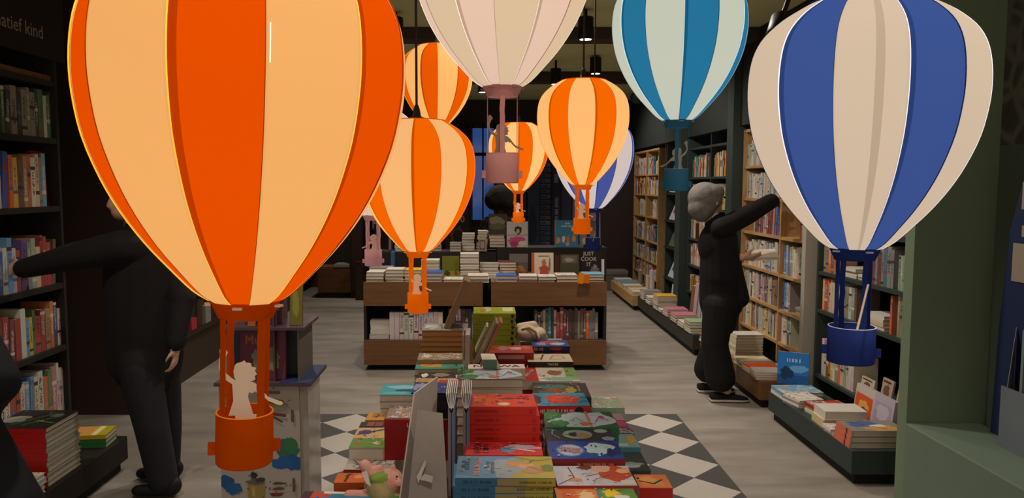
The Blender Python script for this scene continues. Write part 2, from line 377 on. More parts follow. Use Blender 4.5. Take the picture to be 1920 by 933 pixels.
# rotated checker tiles let into the floor
MW = mat('B4ADA4', .45, noise=.06, scale=5, key='white_tile'); MK = mat('4C4A48', .5, noise=.1, scale=5, key='dark_tile'); MG = mat('6A655E', .8, key='grout')
H = .196
def clip(pts, x0, x1, y0, y1):
    for ax, lim, sg in ((0, x0, 1), (0, x1, -1), (1, y0, 1), (1, y1, -1)):
        out = []
        for i in range(len(pts)):
            a, b = pts[i], pts[(i+1) % len(pts)]; da, db = sg*(a[ax]-lim), sg*(b[ax]-lim)
            if da >= 0: out.append(a)
            if da*db < 0: q = da/(da-db); out.append((a[0]+(b[0]-a[0])*q, a[1]+(b[1]-a[1])*q))
        pts = out
        if len(pts) < 3: return None
    return pts
cache = {}
def tile(cx, cy, m, x0, x1, y0, y1):
    g = .0018; s = H-g; p = clip([(cx-s, cy), (cx, cy-s), (cx+s, cy), (cx, cy+s)], x0, x1, y0, y1)
    if not p or (max(q[0] for q in p)-min(q[0] for q in p)) < .01: return
    key = (m.name, tuple((round(a-cx, 4), round(b-cy, 4)) for a, b in p))
    if key not in cache:
        n = len(p); mb = MB(); mb.add([(a-cx, b-cy, 0) for a, b in p]+[(a-cx, b-cy, .003) for a, b in p],
            [tuple(range(n, 2*n))]+[(i, (i+1) % n, (i+1) % n+n, i+n) for i in range(n)], m)
        o = mb.build('floor_tile'); cache[key] = o.data
    else: o = bpy.data.objects.new('floor_tile', cache[key]); COL.objects.link(o)
    o.parent = FL; o.location = (cx, cy, .0005)
YF = 5.28
for X0, x0, x1 in ((1.155, .05, 1.352), (-.881, -1.275, .05)):
    for i in range(-7, 8):
        for j in range(0, 20):
            cx = X0+i*H; cy = YF-j*H
            if (i+j) % 2: tile(cx, cy, MW if i % 2 == 0 else MK, x0, x1, 1.5, YF)
MB().box((-1.275, 1.5, 0), (1.352, YF, .0004), MG).build('grout_bed', FL)
sbox('ceiling', (-3.4, -1.5, 2.9), (3.2, 13, 3.0), M_CEIL)
for i, (y, z, hh) in enumerate(((4.5, 2.78, .12), (6.55, 2.8, .10), (9.1, 2.78, .12))):
    sbox('trim_%d' % (i+1), (-2.9, y, z), (2.6, y+.22, 2.9), M_BEAM)
sbox('wall_left', (-3.1, -1.5, 0), (-2.95, 5.27, 2.9), M_WALLD)
sbox('wall_left_far', (-3.0, 5.27, 0), (-2.45, 10.2, 2.9), mat('3E2F28', .6, key='dark_brown_wall'))
sbox('wall_right', (2.62, 3.74, 0), (2.75, 12.2, 2.9), M_DG)
def mural():
    m = mat('48554C', .8, key='mural_wall').copy(); m.name = 'mural_wall'; t = m.node_tree; b = t.nodes['Principled BSDF']; L = t.links.new
    tc = nm(t, 'ShaderNodeTexCoord'); v = nm(t, 'ShaderNodeTexVoronoi', feature='DISTANCE_TO_EDGE'); v.inputs['Scale'].default_value = 9
    n = nm(t, 'ShaderNodeTexNoise'); n.inputs['Scale'].default_value = 4; mxv = nm(t, 'ShaderNodeMix', data_type='VECTOR'); mxv.inputs[0].default_value = .12
    L(tc.outputs['Object'], n.inputs['Vector']); L(tc.outputs['Object'], mxv.inputs[4]); L(n.outputs[1], mxv.inputs[5]); L(mxv.outputs[1], v.inputs['Vector'])
    r = nm(t, 'ShaderNodeValToRGB'); r.color_ramp.elements[0].position = .05; r.color_ramp.elements[1].position = .2
    r.color_ramp.elements[0].color = (*lin('6E7068'), 1); r.color_ramp.elements[1].color = (*lin('4A4E48'), 1); L(v.outputs[0], r.inputs[0])
    sp = nm(t, 'ShaderNodeSeparateXYZ'); L(tc.outputs['Object'], sp.inputs[0]); g = nm(t, 'ShaderNodeMath', operation='GREATER_THAN'); L(sp.outputs[2], g.inputs[0]); g.inputs[1].default_value = 1.78
    mx = nm(t, 'ShaderNodeMix', data_type='RGBA'); L(g.outputs[0], mx.inputs[0]); mx.inputs[6].default_value = (*lin('5A6A5C'), 1); L(r.outputs[0], mx.inputs[7]); L(mx.outputs[2], b.inputs['Base Color'])
    return m
M_MUR = mural()
sbox('wall_right_near', (2.43, -1.5, 0), (2.62, 3.66, 2.9), M_MUR)
sbox('wall_right_return', (2.05, 3.66, 0), (2.62, 3.74, 2.9), M_GREEN)
sbox('trim_4', (2.3, 3.74, 2.12), (2.62, 12.2, 2.9), mat('282E2C', .7, key='fascia'))
# back wall with dark window frames and dusk beyond
BY = 12.1
def bx(px): return atY(px, 300, BY).x
def bz(py): return atY(960, py, BY).z
M_BW = mat('3A2E2A', .7, key='back_wall_paint')
for i, (a, b, c, d) in enumerate(((-3.1, bx(878), 0, 2.9), (bx(932), 2.75, 0, 2.9), (bx(878), bx(932), 0, bz(420)), (bx(878), bx(932), bz(232), 2.9))):
    sbox('wall_back' if i == 0 else 'wall_back_%s' % ('right', 'below_window', 'above_window')[i-1], (a, BY, c), (b, BY+.1, d), M_BW)
win = struct(thing('window_1', None, None, (0, 0, 0)))
fr = MB(); fm = mat('1E1612', .5, key='window_frame')
for a, b, c, d in ((878, 886, 232, 420), (926, 932, 232, 420), (878, 932, 232, 240), (878, 932, 412, 420), (878, 932, 286, 292), (904, 907, 232, 420)):
    fr.box((bx(a), BY-.03, bz(d)), (bx(b), BY+.05, bz(c)), fm)
fr.build('window_frame', win)
MB().box((bx(880), BY+.01, bz(418)), (bx(930), BY+.016, bz(234)), mat('DDE6EE', .05, trans=.95, key='window_glass')).build('window_pane', win)
ext = MB().box((bx(860), BY+1.2, bz(450)), (bx(950), BY+1.3, bz(215)), emit('3E6AB8', .42, 'dusk_sky')).build('street_backdrop'); struct(ext)
# ceiling tracks with spots
def fixture(x, y, w=SPOTW, z=2.72, tilt=(0, 0), head=False, lab=''):
    t = thing('ceiling_spotlight', lab, 'spotlight', (x, y, z), group='black spotlights under the ceiling')
    bm = mat('151312', .5, key='black_metal')
    MB().lathe([(.055, 0), (.058, .005), (.058, .16), (.05, .165)], bm, 20).build('housing', t, True)
    MB().lathe([(.012, .165), (.012, 2.9-z)], bm, 8).build('stem', t)
    MB().lathe([(.044, -.001), (.044, .001)], emit('FFF6E0', 5, 'spot_lens'), 16).build('lens', t)
    l = ceiling_light(0, 0, -.02, w, tilt); l.parent = t
    return t
fx = [(1098, 74, 5.9, 'black cylinder spotlight above the orange lamp cord'), (1042, 158, 8.3, 'small black cylinder spotlight left of the two lamp cords, far back'), (742, 74, 6.0, 'black spotlight half hidden beside the big orange lamp')]
for px, py, Y, lb in fx:
    p = atY(px, py, Y); fixture(p.x, Y, z=p.z, lab=lb)
for x, y, lb in ((-1.45, 2.6, 'over the left aisle in front of the coated person'), (.1, .6, 'over the near end of the shop'), (1.1, 4.2, 'over the right aisle beside the bench'), (.2, 3.7, 'over the far end of the book table'), (-1.2, 4.8, 'over the floor left of the island'), (1.1, 5.9, 'over the grey-haired person'),
    (-1.2, 7.2, 'over the left end of the island'), (1.15, 8.0, 'over the aisle right of the island'), (0, 9.6, 'over the curly-haired person'), (1.2, 10.6, 'over the far right corner'), (-1.7, 10.4, 'over the far left counter'), (1.3, 1.0, 'added unseen to brighten the near right corner')):  # last spot is added, unseen, to brighten the green wall
    fixture(x, y, lab='black cylinder spotlight '+lb, **({'w': 70, 'tilt': (0, -38)} if x > 1 and y > 2 else {}))
def track(x0, y0, x1, y1, z, lab):
    d = Vector((x1-x0, y1-y0, 0)); o = MB().box((0, -.018, 0), (d.length, .018, .035), mat('151312', .5)).build('lighting_track')
    o.location = (x0, y0, z); o.rotation_euler = (0, 0, math.atan2(d.y, d.x)); tag(o, lab, 'track'); return o
a = atD(1395, 52, 4.6); b = atD(1500, -18, 3.4); track(a.x, a.y, b.x, b.y, 2.86, 'black lighting track on the ceiling above the teal and blue lamps')
hd = thing('track_spotlight', 'black tilted spotlight head on track left of big blue lamp', 'spotlight', (0, 0, 0))
p = atD(1468, 25, 3.7); MB().lathe([(.02, .0), (.05, .03), (.055, .13), (.05, .14)], mat('151312', .5), 16).build('housing', hd, True); hd.location = p; hd.rotation_euler = (R(25), R(200), 0)
MB().lathe([(.045, .139), (.045, .141)], mat('3A3834', .2), 16).build('lens', hd)
MB().tube([(0, 0, .02), (.0, -.03, -.06)], .012, mat('151312', .5)).build('bracket', hd)
for px, py, Y, lb in ((1190, 187, 8.6, 'black spotlight head near the far ceiling left of the teal lamp'),):
    p = atY(px, py, Y); h2 = thing('track_spotlight', lb, 'spotlight', p); h2.rotation_euler = (R(60), 0, R(30))
    MB().lathe([(.06, 0), (.07, .02), (.07, .2)], mat('151312', .5), 14).build('housing', h2, True); MB().tube([h2.matrix_basis.inverted() @ Vector((p.x, p.y, p.z+.05)), h2.matrix_basis.inverted() @ Vector((p.x, p.y, 2.9))], .014, mat('151312', .5)).build('bracket', h2)
# ================================================================ bookcases
def bookcase(label, X, Y0, Y1, zs, ztop, face, m, div=(), depth=.28, backm=None, sidem=None, zb=0, name='bookcase', sh=.022):
    """face=-1: stands on the right, opens to -X; zs = tops of the shelf boards"""
    t = thing(name, label, 'bookcase', (X, (Y0+Y1)/2, 0)); s = -face; L = (Y1-Y0)/2; sidem = sidem or m
    def B(n, y0, y1, z0, z1, d0, d1, mm): MB().box((min(s*d0, s*d1), y0, z0), (max(s*d0, s*d1), y1, z1), mm).build(n, t)
    B('side_panel', -L, -L+.024, zb, ztop, 0, depth, sidem); B('side_panel', L-.024, L, zb, ztop, 0, depth, sidem)
    B('back_panel', -L+.024, L-.024, zb, ztop, depth-.01, depth, backm or m); B('top_panel', -L+.024, L-.024, ztop-.024, ztop, 0, depth-.01, m)
    ys = [-L+.024]+[d-(Y0+Y1)/2 for d in sorted(div)]+[L-.024]
    for d in ys[1:-1]: B('divider', d-.011, d+.011, zb, ztop-.024, 0.001, depth-.01, sidem)
    for k in range(len(ys)-1):
        for z in zs: B('shelf', ys[k]+(.011 if k else 0), ys[k+1]-(.011 if k < len(ys)-2 else 0), z-sh, z, .002, depth-.01, m)
    return t
RX = 2.33
# light oak case (right)
ZW = [.36, .62, .895, 1.19, 1.48, 1.76]
bookcase('light oak bookcase two columns wide behind the woman', RX, 5.48, 6.96, ZW, 2.08, -1, M_OAK, div=(6.05,), zb=.2, backm=M_OAK, sidem=M_OAKZ)
OAKS = []
names = ['lowest', 'second', 'third', 'fourth', 'fifth', 'top']
rowpal = [MIXED, MIXED, WHITES, MIXED, WHITES, WHITES]
for ci, (y1, y0, cn) in enumerate(((6.93, 6.07, 'left'), (6.03, 5.51, 'right'))):
    for si, z in enumerate(ZW):
        where = '%s shelf, %s column of the oak case' % (names[si], cn)
        h = .255
        if ci == 1 and si > 3:
            OAKS.append((y1, y0, z)); continue
        if ci == 0 and si == 3:
            book_row((RX+.03, 6.72, z), (0, -1, 0), -math.pi/2, .6, .24, 31, ['white', 'red', 'pink', 'dark red', 'blue'], where, 'books on the oak bookcase', lean=.4, hmin=.7); continue
        if ci == 1 and si == 3:
            book_row((RX+.03, 5.74, z), (0, -1, 0), -math.pi/2, .2, .24, 32, MIXED, where, 'books on the oak bookcase', cols=['orange', 'white', 'teal', 'yellow', 'yellow'], hmin=.6, tr=(.03, .05)); continue
        if ci == 1 and si == 1:
            book_row((RX+.03, y1, z), (0, -1, 0), -math.pi/2, .17, .25, 33, MIXED, where, 'books on the oak bookcase', cols=['blue', 'light blue', 'white', 'grey'], hmin=.85)
            book_row((RX+.03, 5.54, z), (0, -1, 0), -math.pi/2, .03, .25, 34, MIXED, where+', right end', 'books on the oak bookcase', cols=['red'], hmin=.85)
            pile(RX+.13, 5.68, z, .17, .2, .02, ['white', 'cream', 'white'], 'pale book lying below the tan album in the oak bookcase', 'books on the oak bookcase', rot=-90, seed=3)
            o = MB().box((0, -.11, 0), (.02, .11, .17), mat('9A7862', .6)).build('album'); o.location = (RX+.1, 5.71, z+.065); o.rotation_euler = (0, R(8), 0); tag(o, 'tan album standing face out above pale books in the oak bookcase', 'album'); continue
        if ci == 1 and si == 0:
            book_row((RX+.03, y1, z), (0, -1, 0), -math.pi/2, .2, .25, 35, MIXED, where, 'books on the oak bookcase', cols=['white', 'white', 'cream', 'blue', 'white', 'blue', 'blue'], hmin=.85)
            o = MB().box((0, -.06, 0), (.02, .06, .2), mat('B8401C', .5)).build('book'); o.location = (RX+.07, 5.735, z); o.rotation_euler = (0, R(6), 0); tag(o, 'orange-red book standing face out on the lowest oak shelf', 'book')
            book_row((RX+.03, 5.65, z), (0, -1, 0), -math.pi/2, .14, .25, 36, MIXED, where+', right end', 'books on the oak bookcase', cols=['tan', 'white', 'white', 'grey', 'white'], hmin=.85); continue
        book_row((RX+.03, y1, z), (0, -1, 0), -math.pi/2, y1-y0-.02, h, 40+ci*10+si, rowpal[si], where, 'books on the oak bookcase', hmin=.72, gap=.0 if ci else .02, lean=.04)
mb = MB(); rg = random.Random(8)
for y1, y0, z in OAKS: stuff_row(mb, (RX+.03, y1, z), (0, -1, 0), (-1, 0, 0), y1-y0, .24, rg, WHITES)
tag(mb.build('books'), 'books on the upper oak shelves behind the big blue lamp', 'books', kind='stuff')
# white post
struct(sbox('trim_5', (2.255, 5.38, .0), (2.365, 5.44, 2.12), mat('A8A296', .6, key='white_post')))
# dark green case (right, near)
ZD = [.28, .735, 1.0, 1.3, 1.6, 1.88]
bookcase('dark green bookcase behind the big blue lamp basket', RX, 3.85, 5.36, ZD, 2.12, -1, M_DG, backm=mat('7A4A1E', .6, key='brown_back_panel'), zb=.0, depth=.3)
g = 'books on the dark green bookcase'
def drow(y1, L, z, h, seed, cols, wh, **k): book_row((RX+.03, y1, z), (0, -1, 0), -math.pi/2, L, h, seed, MIXED, wh, g, cols=cols, **k)
drow(5.32, .26, 1.0, .24, 61, ['tan', 'grey', 'orange', 'brown', 'orange', 'tan', 'red', 'pink'], 'left end of shelf behind the blue collar', hmin=.85)
drow(4.72, .34, 1.0, .25, 62, ['grey', 'dark red', 'brown', 'grey', 'dark red', 'grey', 'teal', 'grey'], 'middle of shelf behind the blue collar', hmin=.85)
drow(4.36, .2, 1.0, .21, 63, ['pale green']*8, 'right end of shelf behind the blue collar', hmin=.94, tr=(.02, .022))
pile(RX+.12, 4.98, 1.0, .2, .16, .02, ['white', 'cream', 'white'], 'pale book lying on the shelf behind the blue straps', g, rot=-90, seed=5)
pile(RX+.12, 4.79, 1.0, .12, .16, .018, ['cream', 'white'], 'small pale book lying right of the blue straps', g, rot=-90, seed=6)
drow(5.32, .3, .735, .24, 64, ['yellow', 'red', 'orange', 'cream', 'cream', 'cream', 'orange', 'orange', 'cream', 'white'], 'left end of shelf above the blue basket', hmin=.8)
drow(5.0, .2, .735, .22, 65, ['grey', 'tan', 'white', 'grey', 'brown'], 'middle of shelf above the blue basket', hmin=.9)
pile(RX+.12, 4.6, .735, .2, .17, .022, ['white', 'cream', 'white', 'white'], 'white book lying right of the blue basket rim', g, rot=-90, seed=7)
drow(4.43, .05, .735, .25, 66, ['orange', 'red'], 'standing alone right of the pale pile', hmin=.85)
drow(4.35, .2, .735, .26, 67, ['grey', 'tan', 'pink', 'red', 'black'], 'right end of shelf above the blue basket', hmin=.85)
drow(5.3, .5, .28, .27, 68, ['white', 'cream', 'brown', 'orange', 'yellow', 'white', 'tan', 'orange', 'cream', 'pale green', 'cream'], 'on the bottom shelf below the blue basket', hmin=.75)
for i, (y, w, h, c) in enumerate(((4.72, .16, .12, 'C8BCA8'), (4.5, .12, .17, 'B8A490'), (4.3, .17, .14, 'C0A880'), (4.12, .15, .16, 'D0C0A8'))):
    mb = MB().box((0, -w/2, 0), (.012, w/2, h), mat(c, .6)); o = mb.build('picture_book'); o.location = (RX+.05, y, .28); o.rotation_euler = (0, R(9), 0)
    tag(o, 'cream picture book face out on the low green shelf, %s from left' % ordn(i), 'book', g)
    art([('b', .5, .55, .28, .3, '7A5A48'), ('b', .6, .4, .15, .12, 'A83A28'), ('r', .1, .86, .8, .93, '4A3A34')], w, h, 'cover_print', o, Matrix.Translation((0, 0, h/2)) @ Matrix.Rotation(-math.pi/2, 4, 'Z') @ Matrix.Rotation(math.pi/2, 4, 'X'))
mb = MB(); rg = random.Random(5)
for z in (1.3, 1.6, 1.88): stuff_row(mb, (RX+.03, 5.32, z), (0, -1, 0), (-1, 0, 0), 1.4, .22, rg, MIXED, gap=.03)
tag(mb.build('books'), 'rows of books on upper shelves behind the big blue lamp', 'books', kind='stuff')
# dark bays (right, middle) behind the woman
ZM = [.4, .705, 1.0, 1.35, 1.676, 2.0]
bookcase('dark green bookcase with two bays left of the woman\'s head', RX, 7.16, 8.78, ZM, 2.5, -1, M_DG, div=(7.95,), backm=M_BLACK)
struct(sbox('trim_6', (2.24, 6.98, 0), (2.6, 7.15, 2.9), M_DG)); struct(sbox('trim_7', (2.24, 8.8, 0), (2.6, 9.02, 2.9), M_DG))
mb = MB()
for i, z in enumerate(ZM[:-1]):
    for y1, y0 in ((8.74, 7.98), (7.93, 7.2)):
        stuff_row(mb, (RX+.03, y1, z), (0, -1, 0), (-1, 0, 0), y1-y0-(.0 if i < 4 else .1), .27 if i else .22, rg, ['white']*4+['cream']*3+['pink', 'brown', 'grey', 'tan', 'yellow', 'red', 'teal'], gap=.02)
tag(mb.build('books'), 'rows of mostly white books in the dark bays left of the woman', 'books', kind='stuff')
# magazine end unit
ms = thing('magazine_rack', 'narrow dark green magazine rack between the far oak case and the dark bays', 'rack', (RX, 9.45, 0))
MB().box((0, -.42, 0), (.3, -.39, 2.3), M_DG).box((0, .38, 0), (.3, .41, 2.3), M_DG).build('side_panel', ms)
MB().box((.28, -.39, 0), (.3, .38, 2.3), M_DG).build('back_panel', ms)
mgc = [('C8C4CC', 'D89A20'), ('5A6A48', 'C89A90'), ('B8C8E0', 'C04A40'), ('D8D0C0', 'A89040')]
for i, z in enumerate((1.16, .83, .44, 1.5)):
    MB().box((-.02, -.39, z-.03), (.28, .38, z-.01), M_BLACK).build('shelf', ms)
    for j in range(2):
        o = MB().box((0, -.14, 0), (.006, .14, .3), mat(mgc[i][j], .35)).build('magazine'); o.location = (RX+.02, 9.62-j*.31, z); o.rotation_euler = (0, R(22), 0)
        art([('b', .5, .5, .3, .25, ('6A4A60', '4A6A50')[j]), ('r', .1, .82, .9, .93, ('2A3A70', 'E0D8C8')[j])], .28, .3, 'cover_print', o, Matrix.Translation((0, 0, .15)) @ Matrix.Rotation(-math.pi/2, 4, 'Z') @ Matrix.Rotation(math.pi/2, 4, 'X'))
        tag(o, '%s magazine on the %s shelf of the magazine rack, %s one' % (cname(lin(mgc[i][j])), ('second', 'third', 'lowest', 'top')[i], ('left', 'right')[j]), 'magazine', 'magazines on the rack')
# far oak case
ZF = [.31, .53, .81, 1.15, 1.458, 1.74]
bookcase('small-looking oak bookcase at the far end of the right wall', RX, 10.28, 11.95, ZF, 2.08, -1, M_OAK, div=(11.08,), sidem=M_OAKZ)
mb = MB()
for i, z in enumerate(ZF):
    for y1, y0 in ((11.9, 11.12), (11.05, 10.34)):
        L_ = y1-y0-.02; off = 0
        if i == 3: off = .35; L_ = .25
        stuff_row(mb, (RX+.02, y1-off, z), (0, -1, 0), (-1, 0, 0), L_, .26 if i > 1 else .2, rg, ['white']*4+['cream', 'pink', 'grey', 'yellow', 'red', 'teal', 'brown', 'blue'], tr=(.02, .045), gap=.03)
tag(mb.build('books'), 'rows of pale books in the far oak bookcase', 'books', kind='stuff')
# plinths
def plinth(label, X0, X1, Y0, Y1, h, m, toe=.06, inset=.03, joints=()):
    t = thing('display_plinth', label, 'plinth', ((X0+X1)/2, (Y0+Y1)/2, 0)); a, b = (X1-X0)/2, (Y1-Y0)/2; s = -1 if X0 > 0 else 1
    MB().box((-a, -b, toe), (a, b, h), m).build('body', t, bevel=.003)
    MB().box((-a+(inset if s < 0 else .0), -b+inset, 0), (a-(inset if s > 0 else .0), b-inset, toe), mat('1A1614', .7)).build('toe_kick', t)
    for j in joints: MB().box((s*a-.001*s-.0015, j-(Y0+Y1)/2-.002, toe), (s*a+.0015, j-(Y0+Y1)/2+.002, h), mat('2A1A10', .8)).build('joint', t)
    return t
plinth('low dark green plinth with books below the big blue lamp', 1.96, 2.31, 4.0, 5.2, .19, M_DG)
plinth('low brown oak plinth beside the woman\'s shoes', 1.98, 2.31, 5.42, 6.95, .2, M_OAKD, joints=(5.9, 6.35))
plinth('long low dark plinth running back behind the woman', 1.96, 2.31, 7.12, 9.68, .2, mat('38332F', .6, key='dark_plinth'))
plinth('low light oak plinth in front of the far oak bookcase', 1.9, 2.28, 9.72, 11.4, .19, M_OAK)
gp = 'books lying on the low plinths'
def PP(px, py, z, w, d, t, cols, lab, rot=-90, **k):
    p = atZ(px, py, z); pile(p.x, p.y, z, w, d, t, cols, lab, gp, rot=rot, **k)
# near green plinth (z .19)
Z1 = .1905
pile(2.1, 5.07, Z1, .2, .27, .024, ['white', 'light blue'], 'white and blue book at the far left of the green plinth', gp, rot=-90, seed=11, top=ME_FART)
pile(2.05, 4.85, Z1, .18, .17, .014, ['grey', 'white', 'grey', 'white'], 'grey booklet near the left of the green plinth', gp, rot=-80, seed=12, top=ME_FART)
pile(2.13, 4.66, Z1, .16, .22, .02, ['white', 'cream', 'red'], 'booklet with a red cover on the green plinth', gp, rot=-84, seed=13, top=ME_FART)
pile(2.1, 4.46, Z1, .17, .24, .05, ['cream', 'white'], 'thick white book in the middle of the green plinth', gp, rot=-92, seed=14)
pile(2.06, 4.3, Z1, .12, .2, .018, ['white', 'white'], 'thin white booklet in front of the thick white book', gp, rot=-90, seed=15, top=ME_FART)
for i in range(3):
    lay(2.115+.005*i, 4.13, Z1+i*.032, .19, .3, .031, '8A857C', 'large grey and orange atlas on the near end of green plinth, %s' % ('bottom', 'middle', 'top')[i], 'grey and orange atlases', -90,
        ME_FLAT, artl=[('b', .7, .6, .3, .35, 'C89A50'), ('b', .35, .4, .3, .28, '4A6A9A'), ('b', .5, .6, .12, .2, 'E0D8C8'), ('l', [(.2, .2), (.8, .7)], .006, '7A2A20')] if i == 2 else None,
        spine=[('r', 0, 0, .95, 1, 'E07050'), ('r', .62, 0, .72, 1, '6A2A20')])
o = MB().box((-.1, 0, 0), (.1, .022, .22), mat('2A7AC8', .4)).build('book'); p = atY(1535, 745, 4.98); o.location = (p.x, 5.0, Z1+.05); o.location = (2.12, 5.2, .2325); o.rotation_euler = (R(-8), 0, R(-28))
tag(o, 'upright blue book standing at the white post', 'book'); art([('r', 0, 0, 1, .3, '1E5A98'), ('b', .3, .35, .2, .2, '1A3A60'), ('b', .7, .5, .3, .12, '6AB0E0'), ('w', .5, .75, .08, .025, 'D8E8F4')], .2, .22, 'cover_print', o, Matrix.Translation((0, 0, .11)) @ Matrix.Rotation(math.pi/2, 4, 'X'))
MB().box((-.098, .003, .22), (.098, .019, .2205), M_PAGE).build('page_block', o)
for i, (y, c, its) in enumerate(((4.55, 'C8C0B8', [('r', .05, .05, .95, .75, 'D85A30'), ('b', .5, .4, .3, .2, 'E8B050'), ('b', .6, .3, .2, .1, '8A3A70')]), (4.33, 'B8B0BC', [('r', .1, .1, .9, .8, 'A8A0B4'), ('b', .5, .5, .3, .25, 'C8BCCC')]))):
    o = MB().box((0, -.11, 0), (.03, .11, .2), mat(c, .5)).build('picture_book'); o.location = (RX-.055, y, Z1); o.rotation_euler = (0, R(7), 0)
    art(its, .22, .2, 'cover_print', o, Matrix.Translation((0, 0, .1)) @ Matrix.Rotation(-math.pi/2, 4, 'Z') @ Matrix.Rotation(math.pi/2, 4, 'X'))
    tag(o, ('picture book with orange cover standing at the back of green plinth', 'pale lilac picture book standing at the back of green plinth')[i], 'book')
# oak plinth
Z2 = .2005
pile(2.06, 6.78, Z2, .2, .2, .016, ['white', 'light blue', 'white', 'red'], 'magazine pile at the woman\'s knee', gp, rot=-86, seed=21, top=ME_FART)
pile(2.07, 6.5, Z2, .2, .22, .022, ['white', 'teal', 'white', 'white'], 'white book by the first joint of oak plinth', gp, rot=-93, seed=22)
pile(2.13, 6.17, Z2, .17, .22, .022, ['white', 'cream', 'white', 'cream', 'white', 'cream', 'white', 'cream', 'white'], 'white paperback in the tall stack on the oak plinth', gp, rot=-90, seed=23, jit=.004)
pile(2.1, 5.92, Z2, .18, .24, .017, ['cream', 'white', 'cream'], 'white book right of the tall stack', gp, rot=-90, seed=24)
lay(2.1, 5.72, Z2, .18, .24, .03, 'cream', 'cream book under the bright orange one', gp, -88); lay(2.1, 5.72, Z2+.031, .16, .22, .012, 'FF5A20', 'bright orange book on the oak plinth', gp, -84)
pile(2.07, 5.53, Z2, .17, .2, .018, ['tan', 'cream', 'white'], 'cream book at the near end of oak plinth', gp, rot=-96, seed=25)
pile(2.22, 5.56, Z2, .16, .1, .02, ['white', 'white', 'teal', 'white', 'teal'], 'teal and white book at the foot of white post', gp, rot=-90, seed=26)
# dark plinth
STUFF = MB()
for i, (y, n, cs) in enumerate(((9.4, 4, ['white', 'grey']), (9.05, 3, ['white']), (8.65, 6, ['white', 'grey']), (8.5, 1, ['white']), (8.2, 3, ['pink', 'white']), (7.85, 3, ['pink', 'white']), (7.55, 2, ['pale green', 'white']), (7.3, 4, ['white', 'pale green']))):
    cc = [cs[k % len(cs)] for k in range(n)]
    if i == 2: cc[-1] = 'yellow'
    pile(2.06, y, Z2, .22, .22, .026, cc, 'book on the long dark plinth, %s pile from the far end' % ordn(i), gp, rot=-90, seed=30+i, top=ME_FART if i in (4, 5) else ME_FLAT)
for i, y in enumerate((9.2, 9.06, 8.92, 8.35, 8.22, 8.05, 7.9, 7.6)):
    h = (.2, .22, .2, .3, .34, .3, .24, .26)[i]; c = ('C8C4C0', '4A4644', 'C8C0BC', '8A5A48', 'C0A8A8', 'B8B0B0', 'D0C8C4', 'C87068')[i]
    o = MB().box((0, -.06, 0), (.03, .06, h), mat(c, .5)).box((.002, -.058, h), (.028, .058, h+.001), M_PAGE).build('book'); o.location = (RX-.06, y, Z2); o.rotation_euler = (0, R(5), 0)
    tag(o, '%s book standing at the back of the long dark plinth, %s from the far end' % (cname(lin(c)), ordn(i)), 'book', 'books standing on the dark plinth')
# far plinth
for i, (y, c) in enumerate(((11.2, 'white'), (10.9, 'light blue'), (10.5, 'white'), (10.1, 'cream'), (9.9, 'white'))):
    pile(2.05, y, .1905, .22, .24, .02, ['white', c], 'booklet on the far oak plinth, %s from the far end' % ordn(i), gp, rot=-90, seed=40+i)
for i, (y, h) in enumerate(((10.7, .22), (10.2, .2), (9.95, .3))):
    o = MB().box((0, -.07, 0), (.03, .07, h), mat(('8A8680', 'C8C0B0', 'C4BEBA')[i], .5)).box((.002, -.068, h), (.028, .068, h+.001), M_PAGE).build('book'); o.location = (2.18, y, .2325 if i < 0 else .1905); tag(o, 'pale book standing on the far oak plinth, %s from the far end' % ordn(i), 'book', 'books standing on the far plinth')
tag(STUFF.build('books'), 'low piles of books along the far plinths of the right wall', 'books', kind='stuff'); STUFF = None
bx_ = MB().box((-.21, -.15, 0), (.21, .15, .24), mat('6A6864', .6)).build('storage_box', bevel=.01); bx_.location = (1.98, 11.72, .0); tag(bx_, 'grey storage box on the floor at the far right corner', 'box')
MB().box((-.215, -.155, .24), (.215, .155, .30), mat('7C7A76', .5)).build('lid', bx_, bevel=.006)
# ================================================================ left side
LX = -2.35
ZL = [.28, .70, 1.05, 1.48, 1.85, 2.16]
bookcase('tall black bookcase of children\'s books at the left edge', LX, 2.7, 4.33, ZL, 2.9, 1, M_BLACK, backm=M_BLACK, depth=.3, sh=.03)
lg = 'children\'s books on the black bookcase'; BOOKNAME = 'picture_book'
lcols = {0: ['white', 'white', 'red', 'orange', 'white', 'light blue', 'light blue', 'cream', 'white', 'orange', 'green', 'pink', 'white', 'cream', 'white', 'grey', 'green'],
         1: ['dark red', 'red', 'dark red', 'red', 'white', 'light blue', 'yellow', 'green', 'red', 'red', 'tan', 'orange', 'navy', 'white', 'yellow', 'navy', 'orange', 'white'],
         2: ['cream', 'teal', 'blue', 'white', 'light blue', 'white', 'red', 'purple', 'grey', 'pale green', 'cream', 'red', 'red', 'red', 'brown', 'yellow'],
         3: ['white', 'white', 'blue', 'orange', 'yellow', 'brown', 'tan', 'orange', 'white', 'cream', 'tan', 'light blue', 'white', 'white'],
         4: ['black', 'green', 'white', 'green', 'navy', 'grey', 'black', 'grey', 'grey', 'grey'], }
lh = {0: .34, 1: .28, 2: .3, 3: .3, 4: .27}
for k, z in enumerate(ZL[:5]):
    n = lcols[k]; L_ = {0: .62, 1: .60, 2: .58, 3: .50, 4: .62}[k]
    y0 = {0: 3.74, 1: 3.74, 2: 3.72, 3: 3.76, 4: 3.72}[k]
    book_row((LX-.03, y0, z), (0, 1, 0), math.pi/2, L_, lh[k], 80+k, KIDS, 'on the %s shelf of the black bookcase' % ('lowest', 'second', 'third', 'fourth', 'fifth')[k], lg, cols=n, hmin=.8 if k not in (1, 2) else .7, tr=(.024, .05), lean=.35 if k in (1, 2) else .05)
